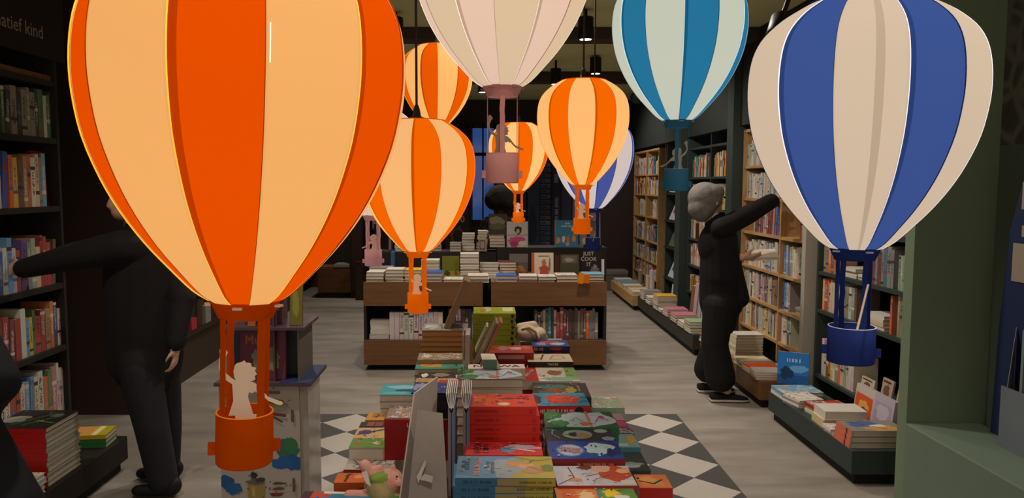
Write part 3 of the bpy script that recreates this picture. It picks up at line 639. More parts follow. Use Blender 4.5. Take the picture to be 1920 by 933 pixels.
for k in (3,):
    o = MB().box((-.02, -.1, 0), (0, .1, .3), mat('A01C18', .4)).build('picture_book'); o.location = (LX-.06, 4.28, ZL[k]); o.rotation_euler = (0, R(-4), 0); tag(o, 'red picture book face out at the right end of fourth shelf', 'book', lg)
sc = thing('book_end_tray', 'brown wooden slat lit warm on the top black shelf', 'tray', (LX-.08, 4.05, ZL[5]))
MB().box((-.06, -.3, 0), (.06, .26, .016), M_OAKD).build('slat', sc); MB().box((.03, -.3, .016), (.06, .26, .03), M_OAKD).build('rail', sc)
SGP = atX(80, 63, LX+.0135); sg = MB().box((0, 2.7, 2.27), (.012, 4.4, 2.62), mat('231A17', .7)).build('shop_sign'); sg.location = (LX, 0, 0); tag(sg, 'dark section sign with pale lettering at the top left', 'sign')
vs, fs = text_geo('Informatief kind', .098); mb = MB(); Mt = Matrix.Translation((.0135, 0, 0)) @ Matrix.Rotation(math.pi/2, 4, 'Z') @ Matrix.Rotation(math.pi/2, 4, 'X')
xm = max(v.x for v in vs); mb.add([Mt @ (Vector((v.x-xm+SGP.y, v.y+SGP.z, 0))) for v in vs], fs, mat('9A9088', .6)); mb.build('lettering', sg)
plinth('low black plinth under the children\'s books at left', -2.33, -2.0, 2.6, 4.25, .19, mat('262018', .6, key='black_plinth'))
rng = random.Random(9)
for i in range(12):
    lay(-2.17+rng.uniform(-.004, .004), 3.66, .1905+i*.0232, .28, .3, .0225, '7E8A7C' if i < 11 else '2A2622', 'big red-spined nature book in the left plinth stack, %s' % ('top one' if i == 11 else ordn(i)+' from the bottom'), 'red-spined books in the left stack', 0,
        ME_FLAT, spine=[('r', 0, 0, 1, 1, 'B81E1C'), ('r', .1, .3, .32, .7, 'D8A090')],
        artl=[('b', .2, .5, .22, .2, '9A9A90'), ('l', [(.3, .2), (.7, .8)], .02, '3E5A3A'), ('l', [(.5, .2), (.9, .7)], .02, '3E5A3A'), ('l', [(.6, .4), (.95, .3)], .014, '5A7A50'), ('b', .8, .7, .1, .12, '6A7A60'), ('b', .1, .2, .08, .1, 'A8A8A0')] if i == 11 else None)
pile(-2.14, 3.36, .1905, .26, .2, .022, ['white', 'white', 'light blue', 'white'], 'white and blue picture book in front of the red stack', 'left plinth picture books', seed=4, top=ME_FART)
for i in range(3): lay(-2.13, 4.12-.0, .1905+i*.024, .2, .16, .022, ('green', 'green', 'yellow')[i], 'small green and yellow book at the end of the left plinth, %s' % ('bottom', 'middle', 'top')[i], 'small green books', 6, artl=[('r', .05, .2, .5, .9, 'E09A60'), ('r', .6, 0, .75, 1, 'F0E8B0'), ('r', .75, 0, 1, 1, 'B8B020')] if i == 2 else None)
BOOKNAME = 'book'
# low dark wall shelf with a few books seen right of the man
ls = thing('wall_shelf', 'dark brown wall shelf right of the man', 'shelf', (-2.45, 6.6, 0)); MB().box((0, -1.1, .36), (.06, 1.2, .40), mat('33241C', .5)).build('shelf', ls); MB().box((0, -1.1, 0), (.02, 1.2, .36), mat('3A2A20', .5)).build('panel', ls); MB().box((0, -1.1, .66), (.05, 1.2, .69), mat('2A1E18', .5)).build('shelf', ls)
for i, (y, w, h, c) in enumerate(((6.35, .12, .09, 'A83040'), (6.55, .012, .22, '6A5A4A'), (6.68, .13, .15, '8A8680'))):
    o = MB().box((0, -w/2, 0), (.045, w/2, h), mat(c, .5)).build('book'); o.location = (-2.44, y, .4); tag(o, ('small red book on the brown wall shelf', 'thin brown book standing on the wall shelf', 'grey book on the brown wall shelf')[i], 'book')
# counter and dark case far left
ct = thing('counter_unit', 'low brown oak counter unit far left at the back', 'counter', (-2.08, 10.95, 0)); MB().box((-.24, -.15, .08), (.22, .4, .42), wood('5C3A24', '6C452A', key='brown_counter', axis='X')).build('body', ct); MB().box((-.22, -.1, 0), (.18, .35, .08), M_BLACK).build('toe_kick', ct); MB().box((-.24, -.1, .42), (.22, .3, .435), M_OAKD).build('top', ct)
for i in range(2): lay(-1.98, 10.95, .436+i*.021, .22, .3, .02, 'grey', 'grey book on the far brown counter, %s' % ('lower', 'upper')[i], 'books on the counter')
bookcase('brown bookcase behind the far left counter', -2.5, 10.3, 12.0, [.5, .85, 1.2, 1.55, 1.9], 2.3, 1, mat('3E2C22', .6, key='brown_case'))
mb = MB()
for z in (.5, .85, 1.2, 1.55): stuff_row(mb, (-2.53, 10.4, z), (0, 1, 0), (1, 0, 0), 1.5, .26, rg, MIXED, gap=.05)
tag(mb.build('books'), 'books in the brown bookcase behind the far counter', 'books', kind='stuff')
cb = MB().box((-.09, -.3, 0), (.09, .3, 1.5), mat('2E2019', .5, key='dark_cabinet')).build('cabinet'); cb.location = (-1.77, 11.1, 0); tag(cb, 'tall dark brown cabinet right of the far counter', 'cabinet'); MB().box((-.07, -.305, .1), (.07, -.3, 1.4), mat('38281F', .5)).build('door', cb)
# ================================================================ far island with books
GY = 6.55
def gx(px, Y=GY): return atY(px, 500, Y).x
def island(label, x0, x1):
    t = thing('display_island', label, 'display unit', ((x0+x1)/2, GY, 0)); w = (x1-x0)/2
    MB().box((-w, 0, .05), (w, .02, .265), M_OAKD).build('lower_panel', t); MB().box((-w, .02, .56), (w, .04, .765), M_OAKD).build('upper_panel', t)
    MB().box((-w, .02, .05), (w, .9, .075), M_BLACK).build('bottom_shelf', t); MB().box((-w, .04, .735), (w, .9, .755), M_OAKD).build('top', t)
    for s in (-1, 1):
        MB().box((s*w-(.0 if s < 0 else .022), .021, .075), (s*w+(.022 if s < 0 else 0), .89, .735), M_BLACK).build('side_panel', t)
        for y in (.07, .8): MB().lathe([(.03, -.012), (.034, 0), (.03, .012)], mat('121110', .5), 16, M=Matrix.Translation((s*(w-.05), y, .035)) @ Matrix.Rotation(math.pi/2, 4, 'Y')).build('castor', t)
    MB().box((-w+.022, .42, .075), (w-.022, .44, .735), M_BLACK).build('back_panel', t)
    MB().box((-w+.022, .03, .245), (w-.022, .42, .262), M_BLACK).build('shelf', t)
    return t
xa, xb, xc, xd = gx(680), gx(905), gx(921), gx(1139)
island('left half of the brown island with white book stacks on it', xa, xb); island('right half of the brown island below the cookery books', xc, xd)
gi = 'books standing in the brown island'
book_row((gx(728), GY+.05, .2625), (1, 0, 0), 0, .47, .25, 101, WHITES, 'in the white series in left island shelf', gi, cols=['white'], hmin=.94, tr=(.04, .042))
pile((gx(690)+gx(727))/2, GY+.14, .2625, .17, .14, .04, ['white']*4, 'thick white book lying at the left end of the island shelf', 'white books lying in the island', seed=51)
book_row((gx(840), GY+.07, .2625), (1, 0, 0), 0, .29, .29, 102, DARKS, 'behind the table stacks in left island shelf', gi, cols=['red', 'dark red', 'white', 'dark red', 'black', 'black', 'grey', 'white', 'grey', 'black'], hmin=.8)
book_row((gx(1003), GY+.07, .2625), (1, 0, 0), 0, .57, .29, 103, DARKS, 'in the right island shelf', gi, cols=['black', 'black', 'pink', 'yellow', 'teal', 'teal', 'black', 'white', 'red', 'red', 'dark red', 'dark red', 'dark red', 'black', 'brown', 'grey', 'brown', 'brown', 'orange', 'grey', 'grey', 'grey', 'dark red'], hmin=.8, tr=(.018, .03))
# plates in the shelf at left
o = MB().box((-.09, 0, 0), (.09, .01, .14), mat('B8A898', .6)).build('card'); o.location = (gx(760), GY+.2, .55); o.rotation_euler = (R(-8), 0, 0); o.location.z = .53
bpy.data.objects.remove(o)
# front row of piles on the top
TOPZ = .7555
def grow(px0, px1, n, cols, t, lab, Y=GY+.16, z=TOPZ, d=.2, **k):
    w = gx(px1, Y-.1)-gx(px0, Y-.1); cc = [cols[i % len(cols)] for i in range(n)]
    return pile((gx(px0, Y-.1)+gx(px1, Y-.1))/2, Y, z, w*.96, d, t, cc, lab, 'piles on top of the brown island', pagefront=True, **k)
grow(686, 720, 3, ['white'], .03, 'white-topped book at the left corner of the island', seed=1)
grow(722, 757, 4, ['white'], .028, 'white book second pile from the island\'s left corner', seed=2)
grow(758, 791, 4, ['yellow'], .027, 'yellow-topped book behind the orange basket figure', seed=3)
grow(793, 829, 3, ['grey', 'grey', 'blue'], .028, 'blue-topped book right of the orange basket on the island', seed=4)
grow(830, 868, 1, ['white'], .028, 'white book with a pink picture on the island', seed=5, top=ME_FART)
grow(877, 917, 2, ['white', 'white'], .03, 'white book over the gap of the island', seed=6, top=ME_FART)
grow(931, 971, 2, ['grey', 'blue'], .03, 'blue-topped book on the island right of the gap', seed=7)
grow(973, 1008, 2, ['magenta', 'white'], .028, 'pink-white book beside the blue-topped one on the island', seed=8)
grow(1009, 1042, 2, ['grey', 'white'], .026, 'white book below the cream fox book', seed=9, top=ME_FART)
grow(1043, 1084, 2, ['grey', 'white'], .032, 'white cookbook with dark edge on the island', seed=10, top=ME_FART)
grow(1094, 1134, 3, ['grey', 'grey', 'light blue'], .024, 'light-blue-topped book at the right corner of the island', seed=11)
STUFF = MB()
for px0, px1, n, c, t, Y, lb in ((690, 733, 3, 'grey', .03, 6.95, 'grey book in the back row at the left corner of the island'), (790, 824, 6, 'white', .026, 6.95, 'pink-edged white book in the tall pile by the orange cords'),
        (863, 898, 8, 'white', .027, 6.92, 'white book in the tallest pile on the island'), (900, 935, 4, 'grey', .03, 6.98, 'grey book behind the island gap'), (911, 955, 1, 'white', .03, 6.9, 'cream book behind the blue-topped pile'),
        (936, 968, 5, 'dark red', .025, 7.1, 'dark red book in the back row of the island')):
    w = gx(px1, Y)-gx(px0, Y); pile((gx(px0, Y)+gx(px1, Y))/2, Y+.1, TOPZ, w, .18, t, [c]*n, lb, 'back piles on the brown island', pagefront=True, seed=int(px0))
tag(STUFF.build('books'), 'grey and white book piles in the back row on the brown island', 'books', kind='stuff'); STUFF = None
tg = MB().box((-.045, 0, 0), (.0, .012, .09), mat('F08A10', .5)).box((0, 0, .01), (.05, .012, .085), mat('D87008', .5)).build('price_card'); p = atY(1093, 532, GY-.02); tg.location = p; tg.rotation_euler = (0, R(8), 0); tag(tg, 'small orange card on the edge of the island\'s right half', 'card')
# face-out books on the island, second tier
T2 = thing('book_riser', 'black stepped riser behind the island carrying face-out books', 'display unit', (0, 7.5, 0))
MB().box((gx(932, 7.5), -.0, 0), (gx(1137, 7.5), .3, .985), M_BLACK).build('right_step', T2); MB().box((gx(700, 7.5), .02, 0), (gx(930, 7.5), .35, .94), M_BLACK).build('left_step', T2)
UC = upright_cover
UC(997, 1038, 474, 519, 7.05, .02, 'D8CCB8', 'cream cookbook with orange spine and red figure, face out on the island', None, [('r', 0, 0, .12, 1, 'C85A20'), ('b', .58, .3, .26, .26, 'B8543C'), ('b', .55, .6, .1, .14, 'B87050'), ('b', .82, .5, .05, .3, '8A7A6A'), ('r', .3, .84, .8, .88, '8A7868')])
UC(1128, 1133, 486, 516, 7.0, .015, 'C8C4C0', 'white book edge standing at right end of the island')
UC(1090, 1127, 475, 517, 7.2, .02, '1E1A1A', 'black cookbook with white block title at the island\'s right end', None, [('t', 'JUST\nCOOK\nIT', .38, .74, .05, 'B8B0A4'), ('b', .68, .25, .25, .16, '6A6460'), ('b', .7, .42, .1, .1, '8A7A70')])
UC(1050, 1086, 477, 518, 7.22, .02, '4A4630', 'dark olive book face out between the fox book and black cookbook', None, [('r', .1, .6, .9, .95, '6A6258'), ('b', .5, .75, .25, .1, 'A09484')])
UC(955, 990, 476, 516, 7.2, .03, '5A504A', 'grey-brown cookbook with a bread picture on the island', None, [('b', .5, .2, .5, .25, '8A5A34'), ('b', .5, .3, .3, .14, 'A8703C'), ('r', 0, .6, 1, 1, '6A6662')])
UC(1040, 1049, 478, 518, 7.25, .02, '4A2A20', 'narrow brown book between the face-out cookbooks')
UC(829, 861, 480, 520, 6.98, .02, '6A6A22', 'olive green book face out behind the orange basket', None, [('r', 0, 0, 1, .3, '8A8A30'), ('b', .3, .2, .2, .12, '4A3A20'), ('b', .8, .2, .1, .1, 'A84030')])
UC(950, 990, 421, 469, 7.55, .015, 'B8B0AC', 'cookbook with a dark-haired woman in pink, face out on black riser', None, [('r', 0, .45, 1, .48, '8A8480'), ('b', .52, .26, .42, .17, 'C04A78'), ('b', .53, .66, .17, .17, '2A1A18'), ('e', .53, .62, .08, .1, 'C89880'), ('b', .35, .12, .22, .12, 'A82A58'), ('b', .75, .14, .22, .12, 'C8C0A8')], zb=.985)
UC(1040, 1084, 420, 470, 7.55, .015, '3A7A98', 'blue cookbook with small figures, face out on black riser', None, [('r', 0, 0, .04, 1, 'A86A40'), ('w', .55, .88, .05, .018, 'A8D0E0'), ('w', .55, .78, .12, .018, 'A8D0E0'), ('b', .15, .25, .1, .12, 'C89060'), ('b', .38, .3, .08, .14, 'C8C8C8'), ('b', .58, .3, .07, .16, 'B87850'), ('b', .82, .32, .08, .15, 'D89050'), ('b', .55, .12, .1, .08, 'C89878')], zb=.985)
UC(1087, 1126, 400, 469, 7.6, .015, '8A8480', 'grey patterned book behind the small blue basket', None, [('b', .5, .6, .3, .25, '6A625E'), ('b', .3, .15, .2, .1, 'C8C0B0'), ('b', .7, .15, .2, .1, 'C8C0B0'), ('b', .7, .8, .2, .1, 'A89080')], zb=.985)
UC(916, 951, 401, 440, 7.6, .02, '3A3428', 'dark landscape art book left of the cookbook woman', None, [('b', .5, .65, .4, .25, '7A7258'), ('b', .5, .4, .45, .15, '5A5238')], zb=.985+.12)
pile((gx(916, 7.65)+gx(951, 7.65))/2, 7.66, .985, .19, .14, .028, ['black']*4, 'black book below the dark landscape book', 'piles on the riser', seed=61)
STUFF = MB()
for px0, px1, py, n, c, Y in ((896, 914, 440, 7, 'cream', 7.62), (893, 913, 462, 3, 'brown', 7.55), (914, 934, 450, 5, 'cream', 7.64), (917, 946, 475, 4, 'tan', 7.52), (866, 889, 455, 6, 'white', 7.65), (843, 864, 470, 3, 'grey', 7.55), (740, 775, 478, 3, 'cream', 7.6), (790, 826, 470, 4, 'grey', 7.6)):
    z0 = .9405 if px1 < 931 else .9855
    pile((gx(px0, Y)+gx(px1, Y))/2, Y+.1, z0, gx(px1, Y)-gx(px0, Y), .15, .028, [c]*n, '%s book in the pile on the riser %s' % (c, {896: 'under the window', 893: 'left below the window', 914: 'beside the dark landscape book', 917: 'below the dark landscape book', 866: 'right of the mid orange lamp', 843: 'behind the tall white pile', 740: 'left of the orange lamp collar', 790: 'behind the orange lamp collar'}[px0]), 'piles on the riser', seed=px0, pagefront=True)
tag(STUFF.build('books'), 'small book piles on the black riser under the window', 'books', kind='stuff'); STUFF = None
UC(897, 912, 448, 470, 7.5, .02, '9A8A80', 'small grey picture book with red frame left of the dark books', None, [('r', .15, .1, .85, .9, '6A2A24'), ('r', .25, .2, .75, .8, '8A8A7A')])
# big dark posters / panels at the back
def panel(px0, px1, py0, py1, Y, c, label, items, name='poster', cat='poster', t=.02):
    a = atY(px0, py1, Y); b = atY(px1, py0, Y); w = b.x-a.x; h = b.z-a.z
    o = MB().box((-w/2, 0, 0), (w/2, t, h), mat(c, .5)).build(name); o.location = ((a.x+b.x)/2, Y, a.z); tag(o, label, cat)
    if items: art(items, w, h, 'print', o, Matrix.Translation((0, 0, h/2)) @ Matrix.Rotation(math.pi/2, 4, 'X'), step=.001)
    return o
rr = random.Random(3); its = []
for k in range(24): q = k/24+.01; its.append(('r', .44, q, .62, q+.03, rr.choice(['5A6480', '6A7490', '4A5472']))); its.append(('r', .46, q+.008, .46+rr.uniform(.06, .14), q+.018, '2A3048'))
its += [('r', .0, 0, .18, 1, '30344C'), ('r', .2, 0, .42, 1, '3A4668'), ('r', .64, 0, .8, 1, '262C40'), ('r', .82, 0, 1, 1, '343A54'), ('r', .68, .55, .76, .62, '7A86A8'), ('r', .68, .75, .76, .8, '8A92A8'), ('w', .73, .3, .5, .06, '8A90A8', 90), ('b', .3, .2, .08, .15, '28304A')]
panel(968, 1072, 235, 472, 12.07, '2E3148', 'tall navy poster of giant book spines on the back wall', its)
panel(1073, 1122, 235, 460, 12.07, '4A4048', 'dim purple-brown panel right of the book-spine poster', [('r', 0, 0, .12, 1, '6A80A0')], name='wall_panel', cat='panel')
panel(1062, 1070, 400, 470, 12.04, '5A7090', 'narrow pale blue strip beside the spine poster', [], name='banner', cat='banner')
panel(835, 880, 395, 475, 11.66, '241C19', 'dark poster with a round brown emblem behind the orange lamp', [('t', '10', .62, .8, .14, '9A928C'), ('b', .52, .35, .34, .28, '5A3A28'), ('e', .52, .4, .2, .16, '241C19')])
panel(703, 731, 420, 585, 9.6, '2E1F19', 'dark brown door panel left of the white edge at the back', [], name='cabinet', cat='cabinet', t=.3)
panel(730, 733, 440, 590, 9.3, 'B0A8A0', 'thin white post behind the orange lamp', [], name='post', cat='post')
panel(733, 739, 470, 508, 7.4, '3A6A98', 'small blue upright book at the left end of the riser', [], name='book', cat='book', t=.1).location.z = .7555
panel(666, 680, 440, 512, 10.6, '342419', 'brown cabinet door at the back left', [('r', .2, .1, .8, .9, '3E2C20')], name='cabinet', cat='cabinet', t=.2).location.z = 0
# dark back shelves between the lamps
bk = thing('wall_bookcase', 'dark wall bookcase at the back behind the mid orange lamp', 'bookcase', (atY(790, 345, 11.6).x, 11.7, 0))
for z in (.9, 1.2, 1.5, 1.8, 2.1, 2.4): MB().box((-1.0, 0, z), (.75, .3, z+.03), M_BLACK).build('shelf', bk)
for x in (-1.0, -.4, .2, .72): MB().box((x, .005, 0), (x+.03, .295, 2.5), mat('241814', .5)).build('divider', bk)
mb = MB()
for z in (.93, 1.23, 1.53, 1.83, 2.13): stuff_row(mb, (bk.location.x-.95, 11.75, z), (1, 0, 0), (0, -1, 0), 1.6, .2, rg, ['black', 'brown', 'grey', 'tan', 'dark red', 'grey'], gap=.25)
tag(mb.build('books'), 'dim books in the dark wall bookcase at the back', 'books', kind='stuff')
# ================================================================ book table
TM = mat('4A3628', .5, key='table_wood'); tb = thing('display_table', 'dark wooden display table buried under the piles of children\'s books', 'table', (0, 2.7, 0))
pts = [(-.40, 1.75), (.46, 1.75), (.47, 2.9), (.36, 3.35), (.34, 3.64), (-.26, 3.64), (-.29, 3.25), (-.38, 2.95), (-.40, 2.7)]
n = len(pts); MB().add([(x, y-2.7, .69) for x, y in pts]+[(x, y-2.7, .72) for x, y in pts], [tuple(range(n))[::-1], tuple(range(n, 2*n))]+[(i, (i+1) % n, (i+1) % n+n, i+n) for i in range(n)], TM) if False else None
mb = MB(); mb.add([(x, y-2.7, .69) for x, y in pts]+[(x, y-2.7, .72) for x, y in pts], [tuple(range(n))[::-1], tuple(range(n, 2*n))]+[(i, (i+1) % n, (i+1) % n+n, i+n) for i in range(n)], TM); mb.build('table_top', tb)
for x, y in ((-.3, -.8), (.36, -.8), (-.2, .8), (.28, .8)): MB().box((x-.03, y-.03, 0), (x+.03, y+.03, .69), TM).build('leg', tb)
TZ = .7205; BOOKNAME = 'picture_book'
def J(l, k=1): return l
def PB(xl, xr, yf, yb, ztop, t, cols, label, group, **k):
    """table pile; grows down to the table top"""
    n = max(1, int((ztop-TZ)/(t+.0006)+.5)); zt = TZ+n*(t+.0006)
    cc = (cols*(n//len(cols)+1))[-n:] if len(cols) > 1 else cols*n
    a = atZ(xl, yf, ztop); b = atZ(xr, yf, ztop); Yb = atZ((xl+xr)/2, yb, ztop).y
    return pile((a.x+b.x)/2, (a.y+Yb)/2, TZ, b.x-a.x, Yb-a.y, (ztop-TZ)/n-.0006, cc, label, group, jit=k.pop('jit', .002), **k)
map_art = [('b', .55, .5, .5, .5, 'A8BCC4'), ('b', .1, .75, .14, .25, '2E7A3E'), ('b', .2, .25, .14, .2, '3A8248'), ('b', .78, .6, .14, .22, 'B4C2D0'), ('r', .6, 0, .64, 1, 'B87868'), ('b', .82, .6, .04, .1, 'C82A30'), ('l', [(.3, .3), (.45, .6), (.5, .4)], .003, '8A9AA0'), ('l', [(.7, .3), (.8, .7), (.9, .4), (.75, .5)], .003, '5A6A90'), ('b', .55, .2, .08, .12, 'B86A50')]
# --- right-hand run, near to far
PB(1048, 1203, 945, 914, .82, .022, ['8A3A20', '4A6A48'], 'open double-cover picture book at the near edge right of centre', 'near right books', seed=1, rot=0,
   artl=[('r', 0, 0, .52, 1, 'C8743A'), ('r', .52, 0, .56, 1, '3A7A88'), ('r', .56, 0, 1, 1, '5A8A44'), ('r', .08, .1, .26, .85, 'C85A1A'), ('b', .38, .5, .1, .3, 'D8B080'), ('b', .7, .6, .1, .2, 'E0C030'), ('b', .8, .4, .1, .2, 'C8D0C0'), ('l', [(.6, .7), (.72, .9), (.8, .6)], .008, 'E0B820')])
PB(1044, 1194, 910, 873, .828, .018, ['8A2A24'], 'white picture book with a red animal drawing, front right', 'front right books', seed=2, mesh=ME_FLAT,
   artl=[('r', 0, 0, 1, 1, 'B4B4BC'), ('b', .8, .6, .25, .4, 'B04A34'), ('b', .62, .85, .16, .2, 'C8A088'), ('b', .42, .9, .1, .12, '6A3A30'), ('b', .25, .28, .1, .1, 'C08050'), ('r', .82, .05, 1, .25, 'C8C0B8'), ('l', [(.2, .9), (.24, .4), (.02, .05)], .003, '4A3A34'), ('l', [(.4, .45), (.6, .6)], .003, '8A3A30'), ('l', [(.5, .3), (.7, .5)], .002, '8A3A30'), ('b', .9, .7, .1, .15, 'D8A070')])
b1 = PB(1200, 1262, 914, 889, .80, .034, ['9A2A1E', 'E08048'], 'orange picture book with dark red spine at the right table edge', 'right edge books', seed=3,
   artl=[('r', 0, 0, 1, 1, 'D07848'), ('b', .35, .6, .3, .25, 'D8945A'), ('b', .62, .35, .2, .2, 'B89060'), ('l', [(.1, .5), (.5, .3), (.8, .6)], .006, '3A3430'), ('b', .08, .7, .05, .08, '2A2A50')], spine=[('r', 0, 0, 1, 1, '981E18')])
moon = [('r', 0, .55, 1, 1, '2A3038'), ('r', 0, 0, 1, .57, '24408A'), ('b', .9, .35, .14, .25, '1E3070'), ('e', .3, .27, .2, .2, '5A78B8'), ('e', .3, .27, .17, .17, 'B0B8C8'), ('b', .72, .3, .22, .2, 'A8C0C8'), ('b', .85, .2, .07, .12, '1A2A58'), ('b', .55, .1, .12, .1, '2A4A90'), ('e', .47, .8, .22, .16, '7A9A84'), ('b', .42, .8, .08, .08, '1E2A30'), ('b', .55, .78, .1, .09, '9A7060'), ('e', .83, .92, .1, .07, '8AA098'), ('b', .9, .65, .1, .08, '7A8AA0'), ('l', [(.12, .95), (.1, .8), (.2, .65)], .004, '8A9098'), ('w', .3, .31, .055, .022, 'A07078', -18), ('w', .31, .22, .06, .018, 'A07078', -18)]
PB(1034, 1174, 860, 804, .845, .03, ['6E1C1C'], 'dark blue moon picture book with a red spine', 'red-spined moon books', seed=4, artl=moon, spine=[('w', .6, .5, .1, .009, 'B06A5C')])
PB(1026, 1161, 800, 771, .851, .026, ['2A5A3C'], 'pale map picture book with green spine, right of the red stack', 'map books right', seed=5, artl=map_art)
PB(1003, 1106, 760, 736, .8665, .036, ['3A88A0', '3A88A0', 'B02A28'], 'blue book with a red-haired head and red spine', 'blue and red head books', seed=6,
   artl=[('r', 0, 0, 1, 1, '3C8CB0'), ('b', .05, .5, .1, .3, '4A3E3A'), ('b', .55, .5, .33, .38, 'C8442E'), ('b', .55, .5, .25, .25, 'D05038'), ('l', [(.4, .5), (.7, .55)], .004, '6A2018'), ('r', .88, .3, 1, .36, '1E4A60'), ('r', .88, .6, 1, .66, '1E4A60')],
   spine=[('r', 0, .03, 1, .97, 'A82424'), ('w', .22, .5, .05, .014, 'D8A8A0'), ('w', .42, .5, .04, .014, 'D8A8A0'), ('e', .8, .5, .08, .42, '2A2024'), ('w', .62, .5, .03, .016, 'D8B0A8')])
PB(1004, 1110, 744, 717, .85, .03, ['2E2A28'], 'dark brown and green adventure book', 'dark adventure books', seed=7, artl=[('r', 0, 0, 1, 1, '3A3430'), ('b', .35, .7, .3, .2, '4A6A60'), ('b', .45, .4, .25, .2, '8A4A30'), ('b', .68, .5, .1, .25, '9A8440'), ('l', [(.4, .2), (.6, .35)], .006, 'A8A098'), ('r', .82, .4, .85, .8, '8A7A50'), ('b', .2, .3, .15, .15, '54604A')])
PB(978, 1088, 714, 688, .8525, .03, ['7A2020', 'C8C0B4'], 'white book with red band and a brown animal', 'red band books', seed=8, artl=[('r', 0, 0, 1, 1, 'C8BEB0'), ('r', 0, 0, .3, 1, 'A82A28'), ('r', .8, .1, 1, 1, '7A9A50'), ('b', .62, .6, .14, .18, '8A5A30'), ('b', .7, .15, .3, .14, '7AA890'), ('w', .15, .55, .12, .014, 'D8A8A0', 70), ('l', [(.5, .5), (.7, .4)], .004, '5A3A20')])
PB(990, 1075, 678, 663, .875, .02, ['D0C4A4', '1E1A18'], 'cream book with black spine titled TIKKER', 'black-spined cream books', seed=9, artl=[('r', 0, 0, 1, 1, 'CCC0A0'), ('l', [(.1, .3), (.3, .4), (.4, .8)], .006, '4A3A38'), ('l', [(.3, .2), (.38, .9)], .006, '4A3A48'), ('l', [(.5, .3), (.6, .75), (.8, .75), (.85, .4), (.6, .25), (.5, .3)], .003, '4A4038')], spine=[('r', 0, 0, 1, 1, '1E1A18'), ('t', 'TIKKER', .55, .5, .014, 'C8BEA8')])
PB(999, 1068, 649, 637, .90, .022, ['1E2450', '2A3468'], 'navy book with a red and white picture near the tote', 'navy books', seed=10, artl=[('r', 0, 0, 1, 1, '2E4480'), ('b', .5, .6, .3, .3, 'A84050'), ('b', .7, .4, .2, .2, 'B0B8C8'), ('b', .25, .4, .15, .2, '8A98B8')], spine=[('r', 0, 0, 1, 1, '1A2048'), ('b', .62, .55, .2, .35, 'B02A28'), ('w', .15, .5, .04, .015, 'C08040')])
# --- centre run
bib = [('r', 0, 0, 1, 1, '5A86A4'), ('b', .55, .5, .25, .45, '8E9AA4'), ('p', [(.52, 0), (.75, .5), (.6, 1), (1, 1), (1, 0)], 'A89A3A'), ('p', [(.6, 0), (.8, .35), (1, .2), (1, 0)], 'B0A040'), ('b', .6, .62, .08, .12, 'C88838'), ('b', .72, .55, .1, .14, 'C89A7A'), ('b', .8, .35, .12, .16, 'B08A60'), ('b', .93, .45, .06, .18, '6A7A3A'), ('l', [(.62, .95), (.8, .8), (.98, .85)], .006, '9A8A50'), ('l', [(.75, .5), (.9, .3)], .006, 'A86A50'),
       ('t', 'DE BOROELS', .215, .5, .0215, 'D89080', 90, 1.0), ('w', .07, .6, .05, .012, '38566E', 90), ('w', .11, .55, .06, .012, '38566E', 90), ('w', .32, .6, .05, .011, '4A6A80', 90), ('w', .37, .45, .08, .011, '4A6A80', 90)]
PB(853, 1041, 896, 855, .863, .021, ['4A7898'], 'blue and yellow picture book titled DE BOROELS', 'blue-yellow hardback stack', seed=11, artl=bib, jit=.007, spine=[('r', 0, 0, .5, 1, '2E5C7C'), ('r', .42, .05, .75, .95, '8A7A50'), ('r', .72, 0, 1, 1, '9A8A30'), ('w', .22, .5, .07, .008, '1E3A50'), ('w', .8, .5, .08, .006, '5A4A20')])
PB(872, 1020, 853, 828, .84, .024, ['B02028'], 'red picture book with black title and a white animal', 'red picture books below the stack', seed=12, artl=[('r', 0, 0, 1, 1, 'C42A2C'), ('b', .72, .6, .28, .22, 'B8A8B4'), ('b', .55, .4, .1, .2, '5A8AA8'), ('l', [(.55, .95), (.75, .8), (.95, .85)], .006, '3A1A1C'), ('l', [(.6, .5), (.9, .3)], .006, 'E0D0D0'), ('t', 'WECH', .17, .5, .03, '2A1214', 90), ('w', .27, .5, .07, .018, '2A1214', 90)])
zt = .941; a = atZ(879, 762, zt); b = atZ(1006, 762, zt); Yb = atZ(940, 738, zt).y; w = b.x-a.x
for i in range(8):
    k = 7-i; ww = w if i == 7 else w*1.05
    lay(a.x+ww/2+(0, .001, -.001, .002, 0, .001, 0, 0)[i], (a.y+Yb)/2-.001*(i % 2), TZ+.0005+i*(zt-TZ)/8, ww, Yb-a.y, (zt-TZ)/8-.0008, 'C0281C', 'thick red hardback in the centre stack, %s' % ('top one with orange title' if i == 7 else ordn(i)+' from the bottom'), 'thick red hardback stack', 0,
        artl=[('r', 0, 0, 1, 1, 'D03A1E'), ('r', 0, .1, .05, .95, '7A3A78'), ('w', .13, .5, .11, .024, 'E8862A', 90), ('w', .24, .5, .11, .022, 'E07828', 90), ('e', .52, .2, .09, .12, 'D8C090'), ('b', .62, .62, .06, .08, '5A3A50'), ('b', .78, .3, .05, .08, '7A3070'), ('b', .46, .88, .05, .05, '6A3080'), ('l', [(.45, .65), (.9, .6)], .003, 'A82A3A'), ('b', .85, .8, .08, .08, 'B02A40')] if i == 7 else None,
        spine=[('w', .25, .5, .07, .007, '941812'), ('r', .9, .25, .94, .75, 'A02018')])
PB(857, 981, 710, 691, .945, .03, ['C8B8A8', '7A6A60'], 'pale map picture book, paper edge forward, behind red stack', 'map books centre', seed=13, artl=map_art, pagefront=True)
lay(atY(942, 730, 2.7).x, 2.665, .905, .205, .12, .026, '3A7A4C', 'green map book poking out under the pale map stack', None, 0, pagefront=True, artl=map_art) if False else None
